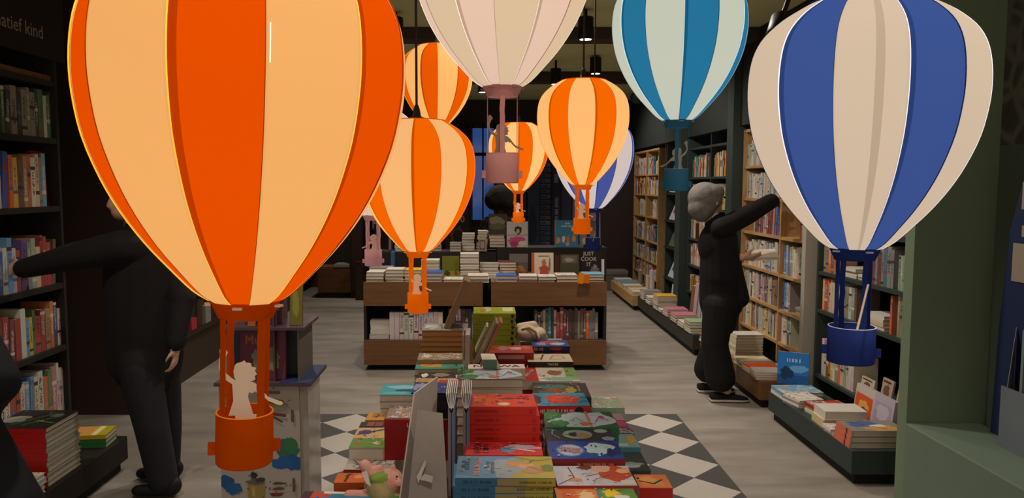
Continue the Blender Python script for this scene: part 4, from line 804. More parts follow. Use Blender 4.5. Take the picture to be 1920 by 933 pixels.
PB(878, 985, 690, 682, .90, .03, ['D0C8C0'], 'white book with black block letters behind the map books', 'black letter books', seed=14, artl=[('t', 'NS', .22, .5, .05, '2A2422'), ('t', 'WA', .72, .5, .05, '2A2422')])
rp = [('r', 0, 0, 1, 1, 'A83A34'), ('b', .35, .6, .12, .25, '9A8078'), ('b', .62, .6, .14, .2, 'C8A8A0'), ('b', .85, .7, .1, .2, 'C8603A'), ('b', .12, .5, .08, .2, '8A2A28')]
PB(912, 1001, 661, 647, .903, .034, ['8E2624'], 'red patterned book with pink spine label', 'red patterned books', seed=15, artl=rp, spine=[('r', 0, 0, 1, 1, '9A2A28'), ('r', .25, .3, .8, .75, 'C89890')])
# green stack
zt = 1.024; a = atZ(887, 587, zt); b = atZ(967, 587, zt); Yb = atZ(930, 575, zt).y; nG = 12
for i in range(nG):
    lay((a.x+b.x)/2+(.002, -.002, .001)[i % 3], (a.y+Yb)/2, TZ+.0005+i*(zt-TZ)/nG, b.x-a.x, Yb-a.y, (zt-TZ)/nG-.0012, '93A024', 'lime green hardback in the far tall stack, %s' % ('top one' if i == nG-1 else ordn(i)+' from the bottom'), 'lime green hardback stack', 0,
        artl=[('r', .7, .3, .95, .9, 'C0C4A0'), ('e', .33, .6, .1, .35, 'B8B8A8'), ('b', .22, .5, .08, .3, 'B87A3A')] if i == nG-1 else None, spine=[('w', .28, .5, .07, .006, '5A6818'), ('b', .92, .5, .035, .35, '22261A')])
# --- left run
PB(790, 876, 619, 606, .967, .021, ['A87A48'], 'thin book with brown page edges in the far left stack', 'brown-edged stack', seed=16, mesh=ME_FBR, pagefront=True, jit=.003, artl=[('r', 0, 0, 1, 1, '8A8680'), ('b', .2, .5, .15, .3, 'B8B4AC'), ('l', [(.1, .2), (.4, .8), (.45, .2)], .005, '4A4A48'), ('l', [(.5, .3), (.7, .8), (.9, .3)], .005, '5A5A58'), ('r', .05, .3, .1, .8, 'B8B4AC')])
PB(782, 868, 673, 661, .88, .03, ['8A7A60'], 'tan wildlife book in front of the brown-edged stack', 'tan wildlife books', seed=17, top=ME_FART)
PB(777, 871, 691, 676, .86, .03, ['3E7A66'], 'green book with an orange tiger picture', 'green tiger books', seed=18, pagefront=True, artl=[('r', 0, 0, 1, 1, '4A8A72'), ('b', .32, .5, .22, .34, 'C88A2A'), ('r', .8, .3, .84, .8, '2A4A40'), ('l', [(.15, .3), (.45, .7)], .004, '6A4A20'), ('r', .93, .2, .97, .9, '8AB08A')])
PB(772, 866, 736, 698, .845, .03, ['2A2830', '1E2030'], 'dark collage picture book with blue and purple pictures', 'collage picture books', seed=19, artl=[('r', 0, .7, 1, 1, '2E2A28'), ('r', 0, .5, 1, .7, 'B0904E'), ('r', .5, .45, 1, .62, 'B03A24'), ('r', 0, 0, 1, .47, '3A3E78'), ('b', .2, .25, .2, .2, '8A9AB0'), ('b', .3, .15, .25, .12, '3A78B8'), ('b', .8, .3, .12, .15, '5A6AC0'), ('b', .15, .85, .08, .1, 'D0CCC0'), ('b', .5, .85, .2, .1, '8A7A6A'), ('b', .9, .8, .08, .1, 'C8C0B0')])
PB(711, 790, 740, 720, .84, .024, ['A8A894', '8A9A88'], 'teal sea picture book at the far left of table', 'teal sea books', seed=20, pagefront=True, artl=[('r', 0, 0, 1, 1, '4A9AA8'), ('b', .5, .75, .45, .18, '8AC0CC'), ('b', .6, .4, .3, .12, '1E5A6A'), ('b', .4, .2, .35, .12, '6AB0B8')])
PB(722, 776, 783, 757, .80, .026, ['8A7A74'], 'grey and pink sketch book left of cardboard easel', 'grey sketch books', seed=21, top=ME_FART)
PB(684, 719, 787, 773, .77, .024, ['B07A38'], 'ochre book with a branch drawing at left edge', 'ochre books', seed=22, artl=[('r', 0, 0, 1, 1, 'C08A3E'), ('l', [(.3, .4), (.9, .6)], .004, '3A2E20'), ('l', [(.5, .3), (.6, .8)], .004, '3A2E20')])
PB(674, 719, 799, 790, .77, .024, ['3A3632'], 'dark book with red panels at left edge', 'dark panel books', seed=23, artl=[('r', .3, .1, .6, .9, '8A4A44'), ('r', .65, .1, .95, .9, '8A4A44')])
PB(652, 722, 838, 801, .80, .036, ['C0B4A4'], 'green and beige picture book with a swallow', 'swallow books', seed=24, pagefront=True, artl=[('r', 0, .0, 1, .55, '5E8A3E'), ('r', 0, .45, 1, 1, 'C0A06A'), ('b', .25, .75, .2, .12, '4A3A78'), ('l', [(.1, .65), (.5, .8), (.95, .95)], .012, '4A3A68'), ('b', .7, .2, .1, .08, 'C8B8A0'), ('b', .2, .2, .08, .1, 'A86040')][::1])
PB(644, 735, 880, 855, .76, .035, ['8A2A28'], 'white sketch-cover book at left edge', 'sketch cover books', seed=25, artl=[('r', 0, 0, 1, 1, 'B0A89C')]+[('l', [(rr.random()*.9, rr.random()), (rr.random()*.9, rr.random())], .003, '4A4440') for _ in range(14)]+[('r', .3, .2, .36, 1, '5A5650')])
PB(625, 682, 904, 886, .775, .026, ['A84A20'], 'orange book with a dark bird at left edge', 'orange bird books', seed=26, artl=[('r', 0, 0, 1, 1, 'C8622A'), ('l', [(.35, .1), (.4, .9)], .008, '4A2A18'), ('l', [(.3, .7), (.5, .9)], .006, '4A2A18'), ('b', .75, .6, .15, .2, 'D89060')])
lay(atZ(657, 920, .80).x, atZ(657, 920, .80).y-.06, TZ, .27, .20, .06, '5A1E2A', 'large colourful picture book with a smiling boy at the front left corner', None, -3, artl=[('r', 0, 0, 1, 1, 'B0483C'), ('r', 0, 0, .09, 1, '4A2030'), ('p', [(.2, .6), (.3, .95), (1, 1), (.9, .75), (.5, .7)], '2E7A9A'), ('p', [(.8, .75), (1, 1), (1, .7)], '5A9A50'), ('b', .28, .72, .12, .1, '3A6AB0'), ('b', .7, .4, .14, .12, '5A2A20'), ('b', .7, .35, .1, .12, 'C88060'), ('r', .2, .92, .45, .99, 'D8D0C8'), ('b', .35, .4, .1, .1, 'A83A60')])
for px0, px1, yf, yb, z, t, c, lb, its in ((1112, 1172, 764, 744, .755, .016, '8AA088', 'crumpled pale green booklet on the right edge', None), (1125, 1180, 800, 775, .76, .018, '8A4A68', 'pink and purple book on the right edge', [('r', 0, .5, 1, 1, 'B08898'), ('b', .8, .25, .2, .2, 'B04A78'), ('b', .6, .6, .1, .1, '2A2430')]),
        (1150, 1190, 811, 802, .755, .016, '4A4A60', 'dark lilac book on the right edge', None), (1150, 1202, 838, 813, .78, .026, '3E7078', 'teal book with yellow figure on the right edge', [('r', 0, 0, 1, 1, '7AA0A0'), ('b', .8, .6, .15, .3, 'C8983A'), ('r', 0, .1, .6, .3, 'A8C4BC')]),
        (1165, 1222, 882, 843, .765, .02, '2E3834', 'dark sea book with pale splashes on the right edge', [('r', 0, 0, 1, 1, '38443F'), ('b', .5, .3, .4, .1, '8A9890'), ('b', .4, .2, .35, .08, 'A8B0A8'), ('r', .1, .75, .35, .95, '9AB0A0')])):
    PB(px0, px1, yf, yb, z, t, [c], lb, 'right edge books', seed=px0, artl=its, top=None if its else ME_FART)
# signs, easels, booklets, tote, toy on the table
rs = MB().box((-.095, 0, 0), (.095, .008, .125), mat('8E1A1E', .45)).build('book'); p = atY(776, 865, 2.26); rs.location = (p.x+.006, 2.27, p.z+.001); tag(rs, 'upright dark red book with cream picture behind the cardboard easel', 'book')
art([('t', 'Laat je', .48, .86, .018, 'D0B8A8'), ('t', 'W', .5, .72, .018, 'D0B8A8'), ('r', .40, .02, .75, .62, 'B8AC94'), ('b', .55, .28, .1, .22, '5A4034'), ('b', .6, .5, .1, .07, '8A8474')], .19, .125, 'cover_print', rs, Matrix.Translation((0, 0, .0625)) @ Matrix.Rotation(math.pi/2, 4, 'X'))
CB = mat('C4B8AE', .85, noise=.06, key='grey_cardboard')
ez = thing('cardboard_easel', 'grey cardboard display easel seen from behind on the table', 'easel', (-.15, 2.0, TZ))
def quad3(pts, m, t=.004):
    pts = [Vector(p)-Vector((-.15, 2.0, TZ)) for p in pts]; nn = (pts[1]-pts[0]).cross(pts[2]-pts[0]).normalized()*t; n = len(pts)
    mb = MB(); mb.add(pts+[p+nn for p in pts], [tuple(range(n))[::-1], tuple(range(n, 2*n))]+[(i, (i+1) % n, (i+1) % n+n, i+n) for i in range(n)], m); return mb
q = [atY(748, 955, 1.93), atY(778, 737, 1.98), atY(821, 706, 2.2), atY(816, 860, 2.2)]
quad3(q, CB).build('backing_sheet', ez)
q = [atY(766, 955, 1.86), atY(776, 865, 1.88), atY(786, 768, 1.93), atY(830, 774, 1.95), atY(836, 870, 1.9), atY(840, 955, 1.88)]
quad3(q, mat('8C827B', .85, noise=.06, key='grey_cardboard_strut')).build('strut', ez)
q = [atY(784, 905, 1.865), atY(781, 893, 1.868), atY(797, 861, 1.87), atY(799, 868, 1.87), atY(790, 893, 1.866)]; quad3(q, mat('B8B0A8', .8), .002).build('flap', ez)
q = [atY(786, 898, 1.862), atY(796, 888, 1.862), atY(812, 893, 1.862), atY(810, 904, 1.862)]; quad3(q, mat('B8B0A8', .8), .002).build('flap', ez)
for k, (x0, Y) in enumerate(((846, 2.12), (874, 2.2))):
    c = atY(x0, 765, Y); bt = TZ; hN = c.z-bt
    t = thing('booklet', ('folded booklet standing on edge left of the red stack, nearer the easel', 'folded booklet standing on edge right against the red stack')[k], 'booklet', (c.x, c.y, bt), group='standing folded booklets')
    MB().box((.001, 0, 0), (.010, .17, hN), mat('5C6A80', .5)).build('cover', t); MB().box((-.009, .0, 0), (-.001, .17, hN), mat('7A6A6C', .5)).build('cover', t)
    for j in range(6):
        u = (j-2.5)/2.5; m = mat('D4CEC8', .7); mb = MB(); pr = [Vector((u*(.0012+.0125*q**.75), 0, hN-.012+.058*q-abs(u)*.004*q)) for q in (0, .2, .4, .6, .8, 1)]
        d = Vector((0, .16, 0)); e = Vector((.0011, 0, 0)); vs = []
        for p_ in pr: vs += [p_-e, p_+e, p_+e+d, p_-e+d]
        mb.add(vs, [(q*4+k_, q*4+(k_+1) % 4, (q+1)*4+(k_+1) % 4, (q+1)*4+k_) for q in range(5) for k_ in range(4)]+[(20, 21, 22, 23)], m); mb.build('page', t)
def slab(p0, p1, thick, deep, m, name, label, cat, extra=None):
    """board seen edge-on between two points in a plane of constant Y"""
    d = p1-p0; L = d.length; ang = math.atan2(d.x, d.z); o = MB().box((-thick/2, 0, 0), (thick/2, deep, L), m).build(name); o.location = p0; o.rotation_euler = (0, ang, 0); tag(o, label, cat); return o
slab(atY(838, 616, 3.36), atY(876, 527, 3.36), .028, .16, wood('7A5E42', '8C6E4E', key='grey_wood', axis='Z'), 'book_stand', 'leaning wooden stand rising from the brown-edged stack', 'stand')
slab(atY(880, 712, 2.98), atY(932, 606, 2.98), .010, .14, mat('8A7A6A', .7), 'board', 'leaning grey board in front of the green stack', 'board')
slab(atY(890, 712, 2.96), atY(940, 604, 2.96), .012, .12, mat('A8704A', .6), 'book', 'leaning orange-brown book before the lime green stack', 'book')
slab(atY(892, 660, 3.2), atY(914, 612, 3.2), .008, .1, mat('B8B0A0', .6), 'board', 'short pale board leaning by the green stack', 'board')
slab(atY(875, 712, 2.97), atY(877, 628, 2.97), .018, .15, mat('A09890', .6), 'book', 'pale book standing edge-on left of the leaning boards', 'book')
ac = MB().box((-.001, 0, 0), (.001, .12, .3), mat('C8CCD0', .1, trans=.8, key='acrylic')).build('acrylic_holder'); p = atY(868, 735, 2.62); ac.location = (p.x, 2.6, .946); tag(ac, 'thin clear upright holder left of the pale map stack', 'holder')
ac.scale = (1, 1, .5)
wc = MB(); wc.add([(-.028, 0, 0), (.028, 0, 0), (.02, .05, 0), (-.035, .05, 0), (-.04, .0, .035), (.012, .0, .035), (.005, .05, .045), (-.045, .05, .045)], [(0, 3, 2, 1), (4, 5, 6, 7), (0, 1, 5, 4), (1, 2, 6, 5), (2, 3, 7, 6), (3, 0, 4, 7)], mat('C8C0B0', .6)); o = wc.build('price_block'); p = atY(924, 687, 2.80); o.location = (p.x, 2.78, .946); o.location = (p.x, 2.70, .9462)
tag(o, 'small white and green wedge block on the map stack', 'block'); art([('r', 0, 0, 1, 1, '5A7A6A')], .05, .033, 'print', o, Matrix.Translation((-.012, -.0005, .017)) @ Matrix.Rotation(math.pi/2, 4, 'X'))
sw = MB().add if False else None
p = atY(738-0, 0, 2.3)
# ================================================================ remeshed soft bodies
def cap(p0, p1, r0, r1, mi=0, flat=None):
    return ('c', Vector(p0), Vector(p1), r0, r1, mi, flat)
def ell(c, r, mi=0, rot=(0, 0, 0)): return ('e', Vector(c), Vector(r), Euler([R(a) for a in rot]).to_matrix(), mi)
def body(name, prims, mats, parent=None, voxel=.01, smooth=4, disp=0):
    bm = bmesh.new()
    for p in prims:
        if p[0] == 'e':
            M = Matrix.Translation(p[1]) @ p[3].to_4x4() @ Matrix.Diagonal((*p[2], 1)); bmesh.ops.create_uvsphere(bm, u_segments=20, v_segments=14, radius=1, matrix=M)
        else:
            _, a, b, r0, r1, mi, flat = p; d = (b-a); L = d.length; q = d.normalized().to_track_quat('Z', 'X').to_matrix()
            F3 = Matrix.Identity(3)
            if flat: v, f = Vector(flat[0]).normalized(), flat[1]; F3 = Matrix([[(1 if i == j else 0)+(f-1)*v[i]*v[j] for j in range(3)] for i in range(3)])
            rings = []; n = 16
            for k in range(5): t = -math.pi/2+k*math.pi/8*.98; rings.append((r0*math.cos(t)+1e-4, r0*math.sin(t)))
            rings.append((r0, 0)); rings.append((r1, L))
            for k in range(1, 5): t = k*math.pi/8*.98; rings.append((r1*math.cos(t)+1e-4, L+r1*math.sin(t)))
            vv = []
            for r_, z in rings:
                ring = []
                for k in range(n):
                    an = 2*math.pi*k/n; l = q @ Vector((r_*math.cos(an), r_*math.sin(an), 0)); ax = q @ Vector((0, 0, z)); ring.append(bm.verts.new(a+ax+F3 @ l))
                vv.append(ring)
            for i in range(len(vv)-1):
                for k in range(n): bm.faces.new((vv[i][k], vv[i][(k+1) % n], vv[i+1][(k+1) % n], vv[i+1][k]))
            bm.faces.new(vv[0][::-1]); bm.faces.new(vv[-1])
    me = bpy.data.meshes.new(name); bm.to_mesh(me); bm.free(); o = bpy.data.objects.new(name, me); COL.objects.link(o)
    m = o.modifiers.new('r', 'REMESH'); m.mode = 'VOXEL'; m.voxel_size = voxel
    s = o.modifiers.new('s', 'SMOOTH'); s.iterations = smooth; s.factor = .5
    dg = bpy.context.evaluated_depsgraph_get(); dg.update(); me2 = bpy.data.meshes.new_from_object(o.evaluated_get(dg)); o.modifiers.clear(); o.data = me2; me2.name = name
    for mm in mats: me2.materials.append(mm)
    nf = len(me2.polygons); c = np.empty(nf*3); me2.polygons.foreach_get('center', c); c = c.reshape(-1, 3); best = np.full(nf, 1e9); idx = np.zeros(nf, int)
    if len(mats) > 1:
        for p in prims:
            if p[0] == 'e': dd = (c-np.array(p[1])) @ np.array(p[3]); dist = (np.linalg.norm(dd/np.array(p[2]), axis=1)-1)*min(p[2]); mi = p[4]
            else:
                a, b = np.array(p[1]), np.array(p[2]); ab = b-a; t = np.clip(((c-a) @ ab)/(ab @ ab), 0, 1); dist = np.linalg.norm(c-a-t[:, None]*ab, axis=1)-(p[3]+(p[4]-p[3])*t); mi = p[5]
            k = dist < best; best[k] = dist[k]; idx[k] = mi
        me2.polygons.foreach_set('material_index', idx.tolist())
    me2.polygons.foreach_set('use_smooth', [True]*nf); me2.update()
    if parent: o.parent = parent
    return o
def hand(w, dirv, upv, side, s=1.0, curl=.5, mi=0, thumb=1):
    """wrist point, pointing direction, back-of-hand normal"""
    w = Vector(w); d = Vector(dirv).normalized(); n = Vector(upv).normalized(); x = d.cross(n).normalized()*side; P = []
    P.append(cap(w, w+d*.05*s, .024*s, .028*s, mi, (n, .62))); P.append(cap(w+d*.04*s+x*.01*s, w+d*.085*s+x*.012*s, .02*s, .017*s, mi, (n, .7))); P.append(cap(w+d*.04*s-x*.012*s, w+d*.08*s-x*.016*s, .02*s, .016*s, mi, (n, .7)))
    for k, (off, L) in enumerate(((.030, .062), (.010, .072), (-.010, .068), (-.030, .054))):
        b = w+d*.085*s+x*off*s; a = .25+curl*.6; d1 = (d*math.cos(a*.5)-n*math.sin(a*.5)); d2 = (d*math.cos(a*1.3)-n*math.sin(a*1.3)); d3 = (d*math.cos(a*2)-n*math.sin(a*2))
        p1 = b+d1*L*.45*s; p2 = p1+d2*L*.32*s; p3 = p2+d3*L*.25*s
        P += [cap(b, p1, .0092*s, .0084*s, mi), cap(p1, p2, .0084*s, .0076*s, mi), cap(p2, p3, .0076*s, .006*s, mi)]
    t0 = w+d*.025*s+x*.02*s*thumb; t1 = t0+(d*.6+x*.75*thumb-n*.3)*.04*s; t2 = t1+(d*.9+x*.2*thumb-n*.4)*.03*s
    P += [cap(t0, t1, .013*s, .010*s, mi), cap(t1, t2, .010*s, .0075*s, mi)]
    return P
SK = mat('CDA28A', .55, key='skin'); BLK = mat('0C0B0D', .9, noise=.3, scale=10, bump=.6, key='black_knit'); BLK2 = mat('0F0E10', .8, key='black_trousers')
# ---- woman reaching into the oak bookcase
WY = 5.72
def w_(px, py, Y=WY): return atY(px, py, Y)
BOOKNAME = 'book'
wm = thing('person', 'person in black with short grey hair reaching for a shelf, book in hand', 'person', (w_(1345, 745).x, WY, 0))
base = wm.location.copy()
def rl(v): return Vector(v)-base
hc = rl(w_(1329, 376, 5.74)); fx_ = Vector((.93, .36, .04)).normalized()
nb = rl(w_(1340, 420)); 
skinP = [ell(hc+Vector((.01, .01, -.01)), (.095, .078, .112), 1), cap(hc+Vector((-.005, 0, -.07)), nb+Vector((0, 0, -.02)), .052, .06, 1), ell(hc+fx_*.065+Vector((0, 0, -.055)), (.045, .045, .05), 1),
         cap(hc+fx_*.098+Vector((0, 0, .015)), hc+fx_*.118+Vector((0, 0, -.022)), .010, .014, 1), ell(hc+fx_*.095+Vector((0, 0, -.055)), (.016, .024, .010), 1), ell(hc+Vector((.028, -.085, -.01)), (.02, .012, .03), 1)]
sh_n = rl(w_(1352, 428, 5.6)); sh_f = rl(w_(1352, 430, 5.86)); el_n = rl(w_(1403, 402, 5.68)); wr_n = rl(w_(1446, 377, 5.78)); el_f = rl(w_(1362, 492, 5.80)); wr_f = rl(w_(1390, 482, 5.66))
tor = [cap(rl(w_(1348, 445)), rl(w_(1351, 520)), .13, .15, 0, ((0, 1, 0), 1.25)), cap(rl(w_(1351, 500)), rl(w_(1352, 566)), .15, .158, 0, ((0, 1, 0), 1.15)), cap(rl(w_(1352, 560)), rl(w_(1350, 600)), .15, .125, 2, ((0, 1, 0), 1.15)), cap(sh_n, sh_f, .075, .075, 0), ell(rl(w_(1340, 460)), (.12, .15, .17), 0), cap(rl(w_(1340, 418)), rl(w_(1346, 450)), .07, .12, 0),
       cap(rl(w_(1374, 500)), rl(w_(1380, 556)), .06, .085, 0, ((0, 1, 0), 2)),
       cap(sh_n, el_n, .078, .072, 0), cap(el_n, wr_n, .072, .058, 0), cap(wr_n-(wr_n-el_n).normalized()*.03, wr_n+(wr_n-el_n).normalized()*.01, .052, .045, 0),
       cap(sh_f, el_f, .07, .06, 0), cap(el_f, wr_f-(wr_f-el_f).normalized()*.04, .058, .044, 0)]
hipn, hipf = rl(w_(1348, 572, 5.64)), rl(w_(1350, 572, 5.82)); kn, kf = rl(w_(1340, 645, 5.62)), rl(w_(1340, 645, 5.84)); an, af = rl(w_(1352, 738, 5.6)), rl(w_(1328, 722, 5.86))
legs = [cap(hipn, kn, .118, .098, 2), cap(hipf, kf, .118, .098, 2), cap(kn, an+Vector((-.01, 0, .13)), .096, .112, 2), cap(kf, af+Vector((0, 0, .13)), .096, .112, 2),
        cap(an+Vector((.02, 0, .06)), an+Vector((.04, 0, .03)), .04, .038, 1), cap(af+Vector((.02, 0, .06)), af+Vector((.04, 0, .03)), .04, .038, 1)]
dn = (wr_n-el_n).normalized()
hp = hand(wr_n, dn, (0, -.3, 1), 1, 1.0, .3, 1)+[cap(wr_f-(wr_f-el_f).normalized()*.06, wr_f, .03, .028, 1)]+hand(wr_f, (1, .12, -.02), (0, -.75, -.65), 1, 1.1, .35, 1, thumb=-1)
body('body', skinP+tor+legs+hp, [BLK, SK, BLK2], wm, .0085, 3)
hair = mat('6E6A66', .8, noise=.45, scale=26, bump=.6, key='grey_hair')
body('hair', [ell(hc+Vector((-.028, .0, .02)), (.128, .115, .12)), ell(hc+Vector((-.055, -.01, -.055)), (.1, .105, .1)), ell(hc+Vector((-.05, .0, -.11)), (.06, .075, .05)), ell(hc+Vector((.03, -.03, .065)), (.075, .07, .06))], [hair], wm, .009, 5)
for s_ in (-1, 1): e = hc+fx_*.098+Vector((-.35*s_*.08, .93*s_*.032, .02)); MB().lathe([(.001, -.008), (.008, -.003), (.009, .003), (.001, .009)], mat('2A1E1A', .2), 10, c=e).build('eye', wm, True)
gl = mat('1A1616', .4, key='black_frame'); ge = hc+fx_*.108+Vector((0, 0, .02)); MB().tube([ge+Vector((-.012, -.035, 0)), hc+Vector((.03, -.088, .012))], .002, gl).tube([ge+Vector((.012, -.04, .016)), ge+Vector((.0, .04, .016))], .002, gl).build('glasses', wm)
for k, (A, z) in enumerate(((an, .0), (af, .0))):
    # slip-on shoes
    t = thing('shoe', None, None); t.parent = wm; del_ = 1
    x, y = A.x, A.y; up = []
    prof = [(-.10, .034, .07), (-.06, .042, .072), (0, .04, .066), (.06, .046, .06), (.12, .05, .048), (.165, .04, .036), (.18, .02, .028)]
    def shoe(zf0, zf1, grow): 
        vs = []; n = 10
        for (px_, hw, hz) in prof:
            for j in range(n):
                a_ = 2*math.pi*j/n; vs.append(Vector((x+.02+px_*(1+grow*.3), y+(hw+grow*.05)*math.cos(a_), zf0+(zf1(hz)-zf0)*(.5+.5*math.sin(a_)))))
        fs = [(i*n+j, i*n+(j+1) % n, (i+1)*n+(j+1) % n, (i+1)*n+j) for i in range(len(prof)-1) for j in range(n)]+[tuple(range(n))[::-1], tuple(range((len(prof)-1)*n, len(prof)*n))]
        return vs, fs
    mb = MB(); vs, fs = shoe(.014, lambda h: h, 0); mb.add(vs, fs, mat('161416', .8)); u_ = mb.build('upper', t, True)
    mb = MB(); vs, fs = shoe(.001, lambda h: .026, .08); mb.add(vs, fs, mat('B8B0A4', .6)); mb.build('sole', t, True)
hb = thing('book', 'cream paperback held in the grey-haired person\'s hand', 'book', w_(1430, 480, 5.73)); hb.rotation_euler = (R(20), R(-3), R(-8))
MB().box((-.10, -.07, 0), (.10, .07, .002), mat('C8BCA4', .5)).box((-.10, -.07, .022), (.10, .07, .024), mat('D8CCB4', .5)).box((-.10, -.07, .002), (-.098, .07, .022), mat('C8BCA4', .5)).build('cover', hb); MB().box((-.098, -.068, .002), (.098, .068, .022), M_PAGE).build('page_block', hb)
# ---- man in dark coat at the left shelf
MY = 3.96
def m_(px, py, Y=MY): return atY(px, py, Y)
COAT = mat('1F1B1D', .9, noise=.3, scale=9, bump=.6, key='charcoal_coat'); TRO = mat('26262B', .85, key='dark_jeans'); SHO = mat('18161A', .6, key='dark_shoe')
mn = thing('person', 'person in a dark coat reaching into the black bookcase, head hidden by lamp', 'person', (m_(285, 930).x, MY, 0)); mb0 = mn.location.copy()
def ml(v): return Vector(v)-mb0
h0 = ml(m_(252, 374)); shn = ml(m_(228, 462, 3.84)); shf = ml(m_(318, 470, 4.0)); eln = ml(m_(130, 483, 3.83)); wrn = ml(m_(45, 503, 3.86))
body('body', [ell(h0, (.085, .095, .115), 1), ell(h0+Vector((-.06, -.02, -.06)), (.05, .05, .045), 1), cap(h0+Vector((-.115, -.03, -.03)), h0+Vector((-.1, -.03, .02)), .016, .01, 1), ell(h0+Vector((-.02, -.088, -.02)), (.02, .012, .03), 1), cap(h0+Vector((.01, 0, -.08)), ml(m_(265, 435)), .06, .065, 1),
    cap(shn, shf, .085, .085, 0), cap(ml(m_(262, 440)), ml(m_(270, 500)), .09, .19, 0, ((0, 1, 0), .7)), cap(ml(m_(268, 500)), ml(m_(270, 600)), .2, .205, 0, ((0, 1, 0), .68)), cap(ml(m_(270, 600)), ml(m_(272, 668)), .205, .2, 0, ((0, 1, 0), .68)),
    cap(shn, eln, .085, .07, 0), cap(eln, wrn, .068, .05, 0), cap(shf, ml(m_(342, 560, 3.9)), .08, .065, 0), cap(ml(m_(342, 560, 3.9)), ml(m_(330, 640, 3.82)), .06, .05, 0),
    cap(ml(m_(262, 690, 3.86)), ml(m_(285, 800, 3.84)), .105, .085, 2), cap(ml(m_(285, 800, 3.84)), ml(m_(305, 895, 3.86)), .085, .075, 2), cap(ml(m_(300, 690, 4.06)), ml(m_(310, 800, 4.08)), .105, .085, 2), cap(ml(m_(310, 800, 4.08)), ml(m_(312, 890, 4.1)), .085, .07, 2)]
    +hand(wrn, (-1, .1, -.12), (0, -1, .1), 1, 1.0, .5, 1)+hand(ml(m_(330, 645, 3.82)), (-.1, 0, -1), (1, 0, 0), 1, 1.0, .5, 1), [COAT, SK, TRO], mn, .0095, 3)
body('hair', [ell(h0+Vector((.03, .0, .035)), (.098, .102, .105)), ell(h0+Vector((.05, 0, -.03)), (.065, .09, .07))], [mat('2A2220', .8, bump=.4, noise=.3, scale=30, key='dark_hair')], mn, .01, 4)
for s_ in (-1, 1): MB().lathe([(.001, -.008), (.008, -.003), (.009, .003), (.001, .009)], mat('2A1E1A', .2), 10, c=h0+Vector((-.088, s_*.035, .01))).build('eye', mn, True)
for (px_, Y_) in ((308, 3.86), (314, 4.1)):
    A = ml(m_(px_, 900, Y_)); A.z = 0; body('shoe', [cap(A+Vector((.04, 0, .04)), A+Vector((-.13, -.01, .035)), .042, .036, 0, ((0, 0, 1), .8)), ell(A+Vector((.03, 0, .06)), (.06, .045, .05))], [SHO], mn, .01, 3)
# ---- person crouching at the left edge
c0 = Vector((-1.55, 2.15, 0)); cr = thing('person', 'crouching person in a navy coat, elbow and knee at the lower left corner', 'person', c0); NAV = mat('15151F', .85, noise=.15, key='navy_coat')
def cp(px, py, Y): return atY(px, py, Y)-c0
sh = cp(-60, 640, 2.2); eb = cp(-4, 716, 2.15); wr = cp(-60, 800, 2.4); kne = cp(10, 915, 2.15); hipc = Vector((-.12, -.02, .32)); ank = Vector((-.02, .05, .08))
body('body', [cap(hipc+Vector((0, 0, .05)), sh+Vector((-.12, 0, -.05)), .17, .16, 0), cap(sh, eb, .08, .062, 0), cap(eb, wr, .062, .045, 0), cap(hipc, Vector((.06, 0, .55)), .12, .1, 0), cap(cp(-30, 800, 2.2), cp(14, 960, 2.1), .05, .10, 0), cap(cp(14, 960, 2.1), Vector((.10, 0, .09)), .10, .07, 0), cap(sh+Vector((-.12, 0, .05)), sh+Vector((-.16, .04, .16)), .06, .055, 1), ell(sh+Vector((-.18, .06, .25)), (.085, .095, .115), 1), cap(Vector((-.12, -.1, .3)), Vector((-.2, .1, .1)), .1, .07, 0), cap(Vector((.1, 0, .08)), Vector((-.06, .1, .05)), .05, .045, 2), cap(Vector((-.2, .1, .08)), Vector((-.36, .12, .05)), .05, .045, 2)]
     +hand(wr, (-1, .5, 0), (0, 0, 1), 1, 1, .5, 1), [NAV, SK, SHO], cr, .012, 4)
body('hair', [ell(sh+Vector((-.16, .05, .29)), (.1, .105, .1))], [mat('2A2220', .8, bump=.4, noise=.3, scale=30, key='dark_hair')], cr, .012, 4)
# ---- dark curly-haired person far back
fh = atY(938, 374, 9.2); fp = thing('person', 'person with round dark curly hair standing behind the far island', 'person', (fh.x, 9.2, 0)); q_ = Vector((0, 0, fh.z))
body('body', [ell(q_+Vector((0, .03, -.03)), (.08, .09, .11), 1), cap(q_+Vector((0, .02, -.1)), q_+Vector((0, .02, -.2)), .05, .06, 1), cap(q_+Vector((-.16, .02, -.27)), q_+Vector((.16, .02, -.27)), .07, .07), cap(q_+Vector((0, .02, -.3)), q_+Vector((0, .02, -.75)), .15, .17, 0, ((0, 1, 0), .7)),
    cap(q_+Vector((-.18, .02, -.27)), q_+Vector((-.24, .02, -.55)), .055, .045), cap(q_+Vector((-.24, .02, -.55)), q_+Vector((-.2, -.1, -.75)), .045, .035), cap(q_+Vector((.18, .02, -.27)), q_+Vector((.24, .02, -.55)), .055, .045), cap(q_+Vector((.24, .02, -.55)), q_+Vector((.2, -.1, -.75)), .045, .035),
    cap((-.08, .02, .75), (-.09, .02, .08), .09, .06), cap((.08, .02, .75), (.09, .02, .08), .09, .06), cap((-.09, 0, .05), (-.09, -.14, .04), .045, .04), cap((.09, 0, .05), (.09, -.14, .04), .045, .04)]+hand(q_+Vector((-.2, -.1, -.75)), (0, -.5, -1), (-1, 0, 0), 1, 1, .4, 1)+hand(q_+Vector((.2, -.1, -.75)), (0, -.5, -1), (1, 0, 0), 1, 1, .4, 1), [mat('1E1A1C', .85, key='dark_top'), mat('6A4632', .6, key='brown_skin')], fp, .012, 3)
